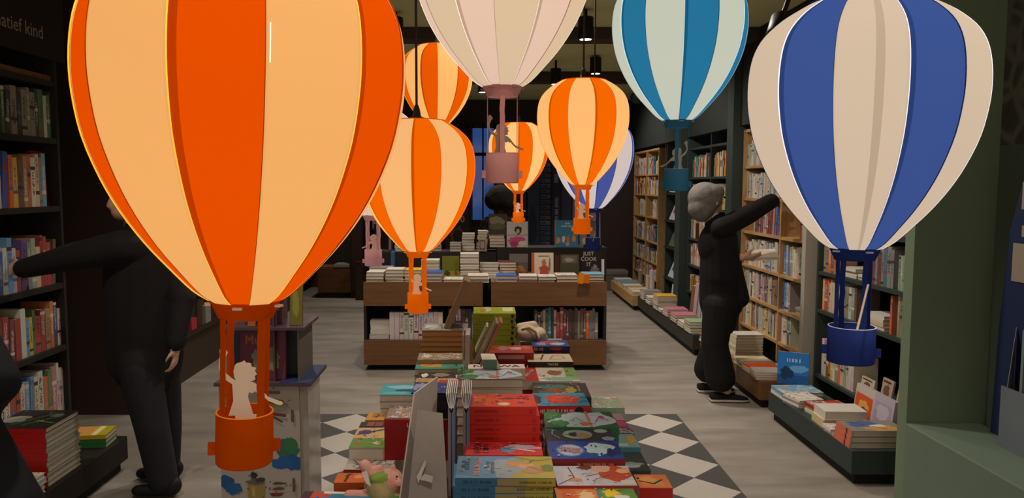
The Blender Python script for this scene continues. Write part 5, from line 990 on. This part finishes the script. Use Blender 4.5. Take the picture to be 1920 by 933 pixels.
body('hair', [ell(q_+Vector((.0, .0, .03)), (.165, .15, .15)), ell(q_+Vector((-.06, 0, .0)), (.13, .14, .13)), ell(q_+Vector((.07, 0, -.02)), (.12, .13, .12))], [mat('1A1412', .9, bump=1, noise=.5, scale=40, key='curly_hair')], fp, .012, 2)
# ---- plush toy on the table
PK = mat('D09A8C', .9, bump=.4, scale=60, key='pink_plush'); GRN = mat('7A9A42', .9, bump=.3, scale=50, key='green_collar'); FLW = mat('A8A070', .9, noise=.5, scale=30, key='flowered_dress')
pt = thing('plush_pig', 'pink plush pig in a green flowered dress lying on the table front', 'plush toy', atY(712, 925, 2.0)); pb = pt.location.copy(); pt.location.z = .765; pb = pt.location.copy()
def tp_(px, py, Y=1.99): return atY(px, py, Y)-pb
body('body', [ell(tp_(716, 915), (.04, .035, .05), 2), ell(tp_(712, 893), (.034, .032, .018), 1), ell(tp_(738, 900), (.026, .03, .03), 0), ell(tp_(747, 905, 1.965), (.012, .01, .010), 0), cap(tp_(694, 885), tp_(684, 872), .018, .016, 0), cap(tp_(700, 886), tp_(710, 880), .018, .014, 0), cap(tp_(722, 890), tp_(728, 886), .012, .012),
    cap(tp_(738, 890), tp_(737, 874), .009, .007, 0), cap(tp_(735, 940), tp_(737, 912), .014, .011, 0), cap(tp_(735, 912), tp_(744, 930), .013, .015, 0), cap(tp_(700, 930), tp_(655, 928), .016, .015, 0), cap(tp_(692, 934), tp_(684, 924), .014, .012, 0)], [PK, GRN, FLW], pt, .0035, 3)
MB().lathe([(.0005, -.003), (.0035, 0), (.0005, .003)], mat('161010', .2), 8, c=tp_(744, 893, 1.958)).build('eye', pt, True)
MB().add if 0 else None
mb = MB(); mb.add([tp_(678, 885, 1.96), tp_(688, 882, 1.96), tp_(696, 912, 1.95), tp_(686, 905, 1.95)], [(0, 1, 2, 3)], mat('C8C4C0', .7)); mb.add([v+Vector((0, .0008, 0)) for v in (tp_(678, 885, 1.96), tp_(688, 882, 1.96), tp_(696, 912, 1.95), tp_(686, 905, 1.95))], [(3, 2, 1, 0)], mat('C8C4C0', .7)); mb.build('label_tag', pt)
# ---- cream tote bag
TT = mat('DCCBB0', .9, noise=.1, scale=12, bump=.5, key='canvas'); t0 = atY(998, 636, 3.5); tt = thing('tote_bag', 'crumpled cream canvas bag beside the lime green stack', 'bag', (t0.x, 3.5, TZ+.13)); 
def tq(px, py, Y=3.5): return atY(px, py, Y)-tt.location
body('bag', [ell(tq(988, 622), (.05, .07, .035)), ell(tq(1004, 624), (.05, .06, .03)), cap(tq(975, 613), tq(1000, 610), .02, .022), cap(tq(1000, 612), tq(1022, 633), .02, .014), cap(tq(978, 628), tq(1015, 634), .028, .02), cap(tq(990, 614, 3.45), tq(1008, 632, 3.43), .012, .012)], [TT], tt, .005, 2)
MB().tube([tq(978, 618, 3.43), tq(992, 614, 3.42), tq(1004, 622, 3.42), tq(1008, 636, 3.42)], .006, mat('A08E76', .9)).build('strap', tt, True)
b_ = PB(975, 1056, 640, 634, .855, .03, ['8A8A94'], 'pale book under the canvas bag', 'books under the bag', seed=44)
# ================================================================ hot-air balloon lamps
_P = [(0, .108), (.03, .158), (.095, .228), (.166, .298), (.25, .365), (.34, .42), (.45, .468), (.56, .493), (.65, .5), (.74, .493), (.813, .472), (.876, .43), (.938, .355), (.98, .28), (1.0, .24)]
def smooth_prof(P, n=3):
    out = []
    for i in range(len(P)-1):
        p0 = P[max(i-1, 0)]; p1 = P[i]; p2 = P[i+1]; p3 = P[min(i+2, len(P)-1)]
        for k in range(n):
            t = k/n; out.append(tuple(.5*(2*p1[j]+(p2[j]-p0[j])*t+(2*p0[j]-5*p1[j]+4*p2[j]-p3[j])*t*t+(3*p1[j]-p0[j]-3*p2[j]+p3[j])*t**3) for j in (0, 1)))
    return out+[P[-1]]
PROF = smooth_prof(_P)
FIG = [(424.9,779.5),(433.3,750.8),(431,717),(416.4,706.5),(410,696),(405.9,684),(406.5,670),(408,660),(407.5,649.6),(411,645),(416,645.5),(419.4,650),(422.7,655),(421,659),(416.4,664.4),(412.5,676),(413.5,688),(420.6,697),(431,706.5),(438.8,710.7),(434.5,703),(433.2,692),(435.4,681),(439,677),(446,675),(449,674.5),(453,671),(456.5,676.5),(461,676),(466,678.5),(467,684.5),(475.4,687),(473,692),(477,699.5),(472.8,702.5),(474.4,709),(470,712),(463,712.5),(473.3,717),(482.6,725.5),(490,736),(498.6,746),(512,752),(526,757.5),(527,761),(522,763.5),(512,760),(498.6,753),(488,743),(482,735),(479,738.5),(474,733),(468,737),(463,734),(460.5,742),(462.8,752),(467,766),(471,779.5)]
HB, HC, HN = .17, .055, .54   # basket height, collar height, neck above basket bottom (in diameters)
MTRIM = {}
def trimmat(c, key, em=.0, tr=.35):
    k = (c, em)
    if k in MTRIM: return MTRIM[k]
    m = bpy.data.materials.new(key); m.use_nodes = True; t = m.node_tree; t.nodes.clear()
    o = nm(t, 'ShaderNodeOutputMaterial'); d = nm(t, 'ShaderNodeBsdfDiffuse'); r = nm(t, 'ShaderNodeBsdfTranslucent'); mx = nm(t, 'ShaderNodeMixShader'); e = nm(t, 'ShaderNodeEmission'); a = nm(t, 'ShaderNodeAddShader')
    for n_ in (d, r, e): n_.inputs[0].default_value = (*lin(c), 1)
    e.inputs[1].default_value = em; mx.inputs[0].default_value = tr  # faint emission stands in for bulb light reaching the trim and figure
    t.links.new(d.outputs[0], mx.inputs[1]); t.links.new(r.outputs[0], mx.inputs[2]); t.links.new(mx.outputs[0], a.inputs[0]); t.links.new(e.outputs[0], a.inputs[1]); t.links.new(a.outputs[0], o.inputs[0]); MTRIM[k] = m; return m
D = .36
def lamp(nx, ny, dpx, phase, colA, colB, seam, trim, label, bulb, fig=True, mirror=False, rot=0, canopy=True, ema=1.0, emb=1.0, trem=.0, tilt=0, strap_rot=35, ground=None, figc='E8D8C0', bs=1.0, band=None, gap=None):
    dep = F*D/dpx; N = atD(nx, ny, dep); bz0 = N.z-HN*D
    root = thing('balloon_lamp', label, 'lamp', (N.x, N.y, bz0), group='hot-air balloon pendant lamps')
    view = math.atan2(N.y, N.x)+math.pi   # direction from the lamp back to the aisle
    zN = HN*D; Ht = 1.12*D; ma = glow(colA, ema, 'shade_'+trim); mb_ = glow(colB, emb, 'shade_pale_'+trim); ms_ = emit(seam, .95, 'seam_'+seam)
    tm0 = trimmat(trim, 'trim_'+trim, trem)
    for i in range(12):
        mid = view+R(phase+15+30*i); vs = []; fs = []; m = mb_ if i % 2 else ma; nA = 6; odd = i % 2
        for (h, r) in PROF:
            for j in range(nA+1):
                a = -15+30*j/nA; a2 = a*(1.055 if odd else 1.0); c = math.cos(R(15))/math.cos(R(a)); q = r*D*(.45*c+.55)+(.0018 if odd else 0)
                an = mid+R(a2); vs.append((q*math.cos(an), q*math.sin(an), zN+h*Ht))
        for k in range(len(PROF)-1):
            for j in range(nA): b0 = k*(nA+1)+j; fs.append((b0, b0+1, b0+nA+2, b0+nA+1))
        g_ = MB(); g_.add(vs, fs, m); o = g_.build('gore', root, True)
        if odd:
            for sg in (-1, 1):
                s_ = MB()
                vs = []; an = mid+R(sg*15*1.055)
                for h, r in PROF:
                    q = r*D*(.45+.55)+.0018
                    for dq, da in ((-.001, 0), (.0008, sg*.0), (.0008, sg*.22), (-.001, sg*.22)): vs.append(((q+dq)*math.cos(an+R(da)), (q+dq)*math.sin(an+R(da)), zN+h*Ht))
                n_ = len(PROF); s_.add(vs, [(k*4+j, k*4+(j+1) % 4, (k+1)*4+(j+1) % 4, (k+1)*4+j) for k in range(n_-1) for j in range(4)], ms_ if sg > 0 else tm0)  # bright side: light leaking at the joint, drawn as a glowing strip
                s_.build('seam', root)
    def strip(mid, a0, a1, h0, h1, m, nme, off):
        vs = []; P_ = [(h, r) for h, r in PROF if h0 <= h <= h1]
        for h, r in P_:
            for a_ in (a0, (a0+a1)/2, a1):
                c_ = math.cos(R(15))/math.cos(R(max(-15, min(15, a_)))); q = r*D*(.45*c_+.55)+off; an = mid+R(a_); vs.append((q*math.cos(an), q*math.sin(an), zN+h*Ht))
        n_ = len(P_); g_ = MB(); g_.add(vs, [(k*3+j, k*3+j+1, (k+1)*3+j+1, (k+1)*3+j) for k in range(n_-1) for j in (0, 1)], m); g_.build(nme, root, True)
    md = glow(colA, ema*.58, 'overlap_shadow_'+trim)  # dimmer strips: light lost in the doubled sheet is put into the colour
    for i in range(0, 12, 2): strip(view+R(phase+15+30*i), -15, -11.2, 0, 1, md, 'overlap_shadow', .0012)
    if band: strip(view+R(phase+15+30*band), 1.5, 5.5, 0, 1, glow(colB, emb*.7, 'overlap_shadow_pale_'+trim), 'overlap_shadow', .0022)
    if gap: strip(view+R(phase+15+30*gap), 15.2, 15.5, .62, .73, emit('FFF0B0', 1.6, 'gap_glow'), 'gap_glow', .0034)  # no slit cut: glowing sliver stands in for bulb light showing through
    tm = trimmat(trim, 'trim_'+trim, trem)
    MB().lathe([(.245*D, zN+Ht-.0005), (.245*D, zN+Ht+.0025)], trimmat(trim, 'trim_'+trim, trem), 30).build('top_disc', root)
    # collar: open truncated cone with slots
    mbc = MB(); n = 28
    for (r0, r1, flip) in ((.116, .087, 0), (.113, .084, 1)):
        vs = [((r*D)*math.cos(2*math.pi*k/n), (r*D)*math.sin(2*math.pi*k/n), z) for r, z in ((r0, zN+.004), (r1, zN-HC*D)) for k in range(n)]
        mbc.add(vs, [(k, (k+1) % n, n+(k+1) % n, n+k)[::(-1 if flip else 1)] for k in range(n)], tm)
    vs = [((r*D)*math.cos(2*math.pi*k/n), (r*D)*math.sin(2*math.pi*k/n), z) for z in (zN+.004,) for r in (.116, .113) for k in range(n)]
    mbc.add(vs, [(k, (k+1) % n, n+(k+1) % n, n+k) for k in range(n)], tm); mbc.build('collar', root, True)
    for k in range(5):
        a = view+R(-60+72*k+phase); M = Matrix.Translation((.1125*D*math.cos(a), .1125*D*math.sin(a), zN-.010*D)) @ Matrix.Rotation(a, 4, 'Z')
        MB().box((-.001, -.014*D, -.004*D), (.005, .014*D, .003*D), trimmat(figc, 'tab_'+figc, .05), M).build('tab', root)
    # straps
    for k in range(4):
        a = view+R(strap_rot+90*k); r0 = .082*D; r1 = .082*D; sm = MB(); ns = 9; vs = []
        for q in range(ns):
            z = zN-HC*D*.6+(HB*D*.75-zN+HC*D*.6)*q/(ns-1); wv = .0008*math.sin(q*2.3+k); w = .0135*D/2*2
            c = Vector((r0*math.cos(a), r0*math.sin(a), z)); tgt = Vector((-math.sin(a), math.cos(a), 0)); nr = Vector((math.cos(a), math.sin(a), 0))
            for (u, v) in ((-1, 0), (1, 0), (1, 1), (-1, 1)): vs.append(c+tgt*(u*w+wv)+nr*(v*.0012))
        sm.add(vs, [(q*4+j, q*4+(j+1) % 4, (q+1)*4+(j+1) % 4, (q+1)*4+j) for q in range(ns-1) for j in range(4)], tm); sm.build('strap', root)
    # basket: rolled strip with lip, floor and two side tabs
    rb = .0915*D*bs; ml_ = MB(); n = 32; H_ = HB*D
    prof = [(rb*.97, 0), (rb, .002), (rb*1.01, H_*.5), (rb, H_), (rb-.0018, H_), (rb-.0018, .004)]
    ml_.lathe(prof, tm, n, cap=True); ml_.build('basket', root, True)
    lip = MB(); lip.lathe([(rb-.0016, H_-.0002), (rb+.0002, H_-.0002), (rb+.0002, H_+.0006), (rb-.0016, H_+.0006)], trimmat('F09428' if int(trim[4:6], 16) < 32 else figc, 'lip_'+trim, .25), n, cap=False); lip.build('rim', root, True)
    for sg in (-1, 1):
        a = view+R(90*sg); M = Matrix.Translation((rb*math.cos(a), rb*math.sin(a), H_*.30)) @ Matrix.Rotation(a, 4, 'Z')
        MB().box((-.002, -.0015, -H_*.13), (.0085, .0015, H_*.13), tm, M).build('side_tab', root, bevel=.001)
    if fig:
        s_ = D/594; pts = [((x-455)*s_*(1 if mirror else -1), (779.5-y)*s_) for x, y in FIG]
        if not mirror: pts = pts[::-1]
        M = Matrix.Rotation(view-math.pi*1.5+math.pi+R(rot), 4, 'Z') @ Matrix.Translation((0, 0, H_*.93))
        MB().prism(pts, .002, trimmat(figc, 'figure_'+figc, .12, .5), M).build('figure', root)
        MB().prism([((422-455)*s_, 0), ((473-455)*s_, 0), ((470-455)*s_, -H_*.8), ((425-455)*s_, -H_*.8)], .0018, trimmat(figc, 'figure_'+figc, .12, .5), M).build('figure_base', root)
    # cord, canopy cone and bulb
    zt = zN+Ht; cm = mat('3A302C', .7, key='lamp_cord'); MB().tube([(0, 0, zt+.03), (0, 0, 2.9-bz0)], .0038 if dep > 2 else .003, cm, 8).build('cord', root, True)
    MB().lathe([(.040, zt+.002), (.036, zt+.006), (.014, zt+.014), (.010, zt+.036), (.005, zt+.05)], cm, 16).build('lamp_cap', root, True)
    MB().lathe([(.012, zt-.10), (.014, zt-.06), (.014, zt)], mat('E0DCD4', .5), 12).build('lamp_holder', root, True)
    MB().lathe([(.002, -.028), (.018, -.02), (.026, 0), (.022, .018), (.010, .045)], emit('FFE2B0', 4, 'bulb'), 14, c=(0, 0, zt-.14)).build('bulb', root, True)
    l = bpy.data.lights.new('bulb_light', 'POINT'); l.energy = bulb[0]; l.color = bulb[1]; l.shadow_soft_size = .03
    lo = bpy.data.objects.new('bulb_light', l); COL.objects.link(lo); lo.parent = root; lo.location = (0, 0, zt-.215)
    if tilt:
        root.rotation_euler = (0, R(tilt), 0); root.location = N-root.rotation_euler.to_matrix() @ Vector((0, 0, zN))
    return root
WB = (1, .78, .48); WC = (1, .92, .85)
OR, CR_ = 'F06A00', 'F0B872'
PW = .36
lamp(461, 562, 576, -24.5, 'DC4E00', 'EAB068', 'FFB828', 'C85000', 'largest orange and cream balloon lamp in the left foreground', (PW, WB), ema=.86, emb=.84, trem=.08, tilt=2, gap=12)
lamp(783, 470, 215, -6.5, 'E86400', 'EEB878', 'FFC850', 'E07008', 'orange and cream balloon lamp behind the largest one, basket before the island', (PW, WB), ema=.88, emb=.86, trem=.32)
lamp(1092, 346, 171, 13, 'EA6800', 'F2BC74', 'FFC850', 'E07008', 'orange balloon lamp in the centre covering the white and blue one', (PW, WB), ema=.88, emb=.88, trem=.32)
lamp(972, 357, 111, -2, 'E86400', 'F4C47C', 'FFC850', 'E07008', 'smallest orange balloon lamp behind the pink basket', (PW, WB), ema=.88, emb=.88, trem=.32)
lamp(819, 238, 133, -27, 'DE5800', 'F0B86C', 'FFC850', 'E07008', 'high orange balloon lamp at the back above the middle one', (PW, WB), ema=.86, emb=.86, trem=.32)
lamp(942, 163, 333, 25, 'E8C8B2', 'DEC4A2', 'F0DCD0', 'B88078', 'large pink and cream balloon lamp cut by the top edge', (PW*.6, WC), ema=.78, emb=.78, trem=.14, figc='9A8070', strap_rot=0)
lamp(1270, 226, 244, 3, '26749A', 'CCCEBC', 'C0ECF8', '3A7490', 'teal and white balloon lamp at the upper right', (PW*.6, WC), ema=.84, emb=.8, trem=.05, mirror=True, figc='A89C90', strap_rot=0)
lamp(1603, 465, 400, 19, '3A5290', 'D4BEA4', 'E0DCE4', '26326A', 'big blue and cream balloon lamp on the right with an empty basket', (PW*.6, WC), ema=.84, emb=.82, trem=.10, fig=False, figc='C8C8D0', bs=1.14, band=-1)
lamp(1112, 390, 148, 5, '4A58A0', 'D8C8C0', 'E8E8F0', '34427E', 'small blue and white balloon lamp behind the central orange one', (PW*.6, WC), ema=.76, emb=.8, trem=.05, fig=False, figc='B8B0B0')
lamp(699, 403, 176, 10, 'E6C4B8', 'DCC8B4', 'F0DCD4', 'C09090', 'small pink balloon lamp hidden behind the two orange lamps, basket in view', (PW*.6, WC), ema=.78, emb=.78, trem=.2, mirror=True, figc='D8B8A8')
st = MB().tube([atD(1628, 533, 1.26), atD(1607, 618, 1.25)], .0018, mat('C8B8A0', .5), 6).build('stick'); tag(st, 'thin pale stick standing in the big blue basket', 'stick')
st2 = MB().tube([atD(1119, 428, 3.52), atD(1112, 452, 3.5)], .002, mat('B8B0A8', .5), 6).build('stick'); tag(st2, 'thin pale stick in the small blue basket', 'stick')
# ================================================================ cardboard book display on the floor, left of the table
DX0, DX1, DY = atY(412, 800, 3.15).x, atY(562, 800, 3.15).x, 3.15
dsp = thing('floor_display', 'white illustrated cardboard floor display with purple books left of the table', 'display stand', ((DX0+DX1)/2, DY, 0)); w = (DX1-DX0)/2
PCB = mat('B4ABA2', .6, key='printed_cardboard'); DKB = mat('5A4650', .6, key='display_dark_board'); BLB = mat('34406A', .6, key='display_blue_board')
zs1 = atY(500, 712, DY).z; zs2 = atY(500, 612, DY).z
MB().box((-w, 0, 0), (w, .26, zs1-.02), PCB).build('body', dsp)
its = [('b', .14, .10, .16, .10, '2A5C98'), ('p', [(0, .0), (.22, .02), (.2, .1), (.0, .13)], '2A5C98')]
def yy(py): return (atY(480, py, DY).z)/(zs1-.02)
def xx(px): return (atY(px, 800, DY).x-DX0)/(2*w)
its = [('b', xx(540), yy(842), .16, .06, '3A7060'), ('b', xx(548), yy(868), .13, .045, '2A5A9C'), ('b', xx(528), yy(868), .14, .035, '2C62A0'), ('b', xx(545), yy(835), .08, .05, '3E7A58'), ('b', xx(424), yy(905), .10, .05, '2A5A98'), ('b', xx(436), yy(915), .10, .04, '2A62A0'),
       ('r', xx(462), yy(950), xx(494), yy(905), 'A08A50'), ('b', xx(478), yy(903), .12, .02, '6A6864'), ('r', xx(470), yy(930), xx(476), yy(912), 'C0A860'), ('b', xx(474), yy(890), .05, .02, '3A343C'), ('b', xx(488), yy(898), .06, .012, '4A4040'),
       ('b', xx(522), yy(905), .09, .008, '5A4A40'), ('b', xx(520), yy(915), .09, .008, '6A4A3A'), ('b', xx(516), yy(926), .09, .01, '7A3A30'), ('b', xx(524), yy(762), .14, .025, '8A8A6A'), ('l', [(xx(512), yy(775)), (xx(536), yy(778))], .012, '7A3A34'), ('b', xx(520), yy(752), .1, .012, '5A5A48'), ('l', [(xx(514), yy(780)), (xx(530), yy(790))], .006, '4A3A34'),
       ('r', xx(547), yy(790), xx(552), yy(767), '6A5048'), ('r', xx(547), yy(920), xx(552), yy(895), '6A5048'), ('r', xx(505), yy(737), xx(527), yy(732), '6A5A50')]
for k in range(26): u, v = xx(rr.uniform(425, 548)), yy(rr.choice([rr.uniform(725, 760), rr.uniform(885, 935)])); its.append(('b', u, v, .012, .004, '5A5048'))
art(its, 2*w, zs1-.02, 'picture_print', dsp, Matrix.Translation((0, 0, (zs1-.02)/2)) @ Matrix.Rotation(math.pi/2, 4, 'X'))
MB().box((w, .01, 0), (w+.035, .24, zs1-.02), mat('A8A098', .15, noise=.25, scale=9, key='clear_side_pocket')).build('side_pocket', dsp)
MB().box((-w-.01, -.03, zs1-.02), (w+.055, .30, zs1-.006), DKB).box((w*.55, -.028, zs1-.006), (w+.053, .29, zs1-.004), BLB).build('shelf', dsp); MB().box((-w+.02, -.02, zs2-.012), (w+.03, .26, zs2), DKB).build('shelf', dsp)
MB().box((w*.38, .0, zs1-.006), (w*.42, .25, zs2-.012), DKB).build('divider', dsp); MB().box((w*.42, .12, zs1-.004), (w*.98, .13, zs2-.012), mat('4A504E', .6)).build('back_panel', dsp); MB().box((w*.98, .0, zs1-.004), (w+.004, .25, zs2-.012), mat('6A645C', .5)).build('side_panel', dsp)
MB().box((-w, .2, zs1-.006), (w*.38, .22, zs2+.24), mat('30303C', .6)).build('back_panel', dsp); MB().box((w*.38, .0, zs2), (w*.42, .22, zs2+.24), DKB).build('divider', dsp)
UC(449, 535, 618, 716, DY+.02, .02, '6E3048', 'upright purple storybook on the cardboard display shelf', None, [('t', 'Mu', .28, .74, .05, 'A8683A'), ('b', .42, .42, .16, .16, '8A8478'), ('b', .68, .42, .2, .2, '7A8250'), ('b', .5, .25, .25, .1, '7A8048'), ('b', .75, .28, .14, .12, '8A8A5A'), ('r', 0, .9, 1, 1, '5A2A40')], tilt=6, zb=zs1-.003)
UC(460, 530, 520, 610, DY+.05, .02, '5A3040', 'dark purple book on the upper display shelf beside the orange collar', None, [('b', .8, .3, .1, .04, 'B8A8A0')], tilt=5, zb=zs2+.002)
UC(464, 479, 588, 613, DY-.005, .01, 'B86A30', 'small orange book standing on the upper display shelf', None, None, tilt=3, zb=zs2+.002)
UC(543, 566, 520, 602, DY+.02, .02, '7A7430', 'yellow-green book at the right of the upper display shelf', None, [('b', .5, .5, .3, .3, '9A9440')], tilt=6, zb=zs2+.002)
# ================================================================ green bench and leaflet rack, right
cz = .45
bench = thing('bench', 'pale green built-in bench at the lower right corner', 'bench', (2.2, 2.2, 0)); BG = mat('6E8070', .6, noise=.04, key='pale_green_bench')
MB().box((-.155, -3.0, .06), (.209, 1.459, cz), BG).build('body', bench, bevel=.006); MB().box((-.17, -3.0, 0), (.2, 1.42, .06), M_BLACK).build('toe_kick', bench)
rk = thing('leaflet_rack', 'dark blue leaflet rack on the green bench at the right edge', 'rack', (2.38, 3.0, cz)); RB = mat('26345A', .6, key='rack_blue')
vs = []; ol = [(-.55, 0), (.52, 0), (.50, .5), (.46, .95), (.40, 1.15), (.28, 1.25), (-.55, 1.25)]
MB().prism([(y, z) for y, z in ol], .03, RB, Matrix.Rotation(math.pi/2, 4, 'Z') @ Matrix.Translation((0, 0, .002))).build('panel', rk)
for y, z, ww, hh in ((.33, .72, .2, .17), (.30, .92, .16, .05), (.3, 1.04, .18, .12)):
    MB().box((-.02, y-ww/2, z), (-.016, y+ww/2, z+hh), mat('A89C8C', .6)).build('card', rk)
    art([('b', .5, .6, .18, .15, '5A5048')], ww, hh, 'print', rk, Matrix.Translation((-.0162, y, z+hh/2)) @ Matrix.Rotation(-math.pi/2, 4, 'Z') @ Matrix.Rotation(math.pi/2, 4, 'X'))
pk = mat('8C8A88', .3, key='acrylic_pocket'); mb = MB()
mb.add([(-.02, .38, 0), (-.10, .34, 0), (-.10, .30, .28), (-.02, .38, .52), (-.02, .376, 0), (-.10, .336, 0), (-.10, .296, .28), (-.02, .376, .52)], [(0, 1, 2, 3), (7, 6, 5, 4), (0, 4, 5, 1), (1, 5, 6, 2), (2, 6, 7, 3)], pk); mb.box((-.102, -.5, .0), (-.098, .336, .27), mat('76808A', .3)); mb.build('pocket', rk)
for k in range(4):
    o = MB().box((-.004, -.17, 0), (.004, .17, .62-.03*k), mat(('8A8A80', 'A0A094', '9A8A70', '7A8A90')[k], .5)).build('leaflet'); o.location = (2.352-.019*k, 3.13-.02*k, cz+.004); tag(o, 'leaflet in the blue rack pocket, %s from the back' % ordn(k), 'leaflet', 'leaflets in the rack')
    art([('r', .05, .03, .95, .97, '4A4A44'), ('r', .1, .06, .9, .94, ('B0A890', 'A8A898', 'C0A880', '90A0A8')[k]), ('b', .5, .5, .3, .2, '6A6A58')], .34, .62-.03*k, 'print', o, Matrix.Translation((-.0042, 0, .31-.015*k)) @ Matrix.Rotation(-math.pi/2, 4, 'Z') @ Matrix.Rotation(math.pi/2, 4, 'X'))
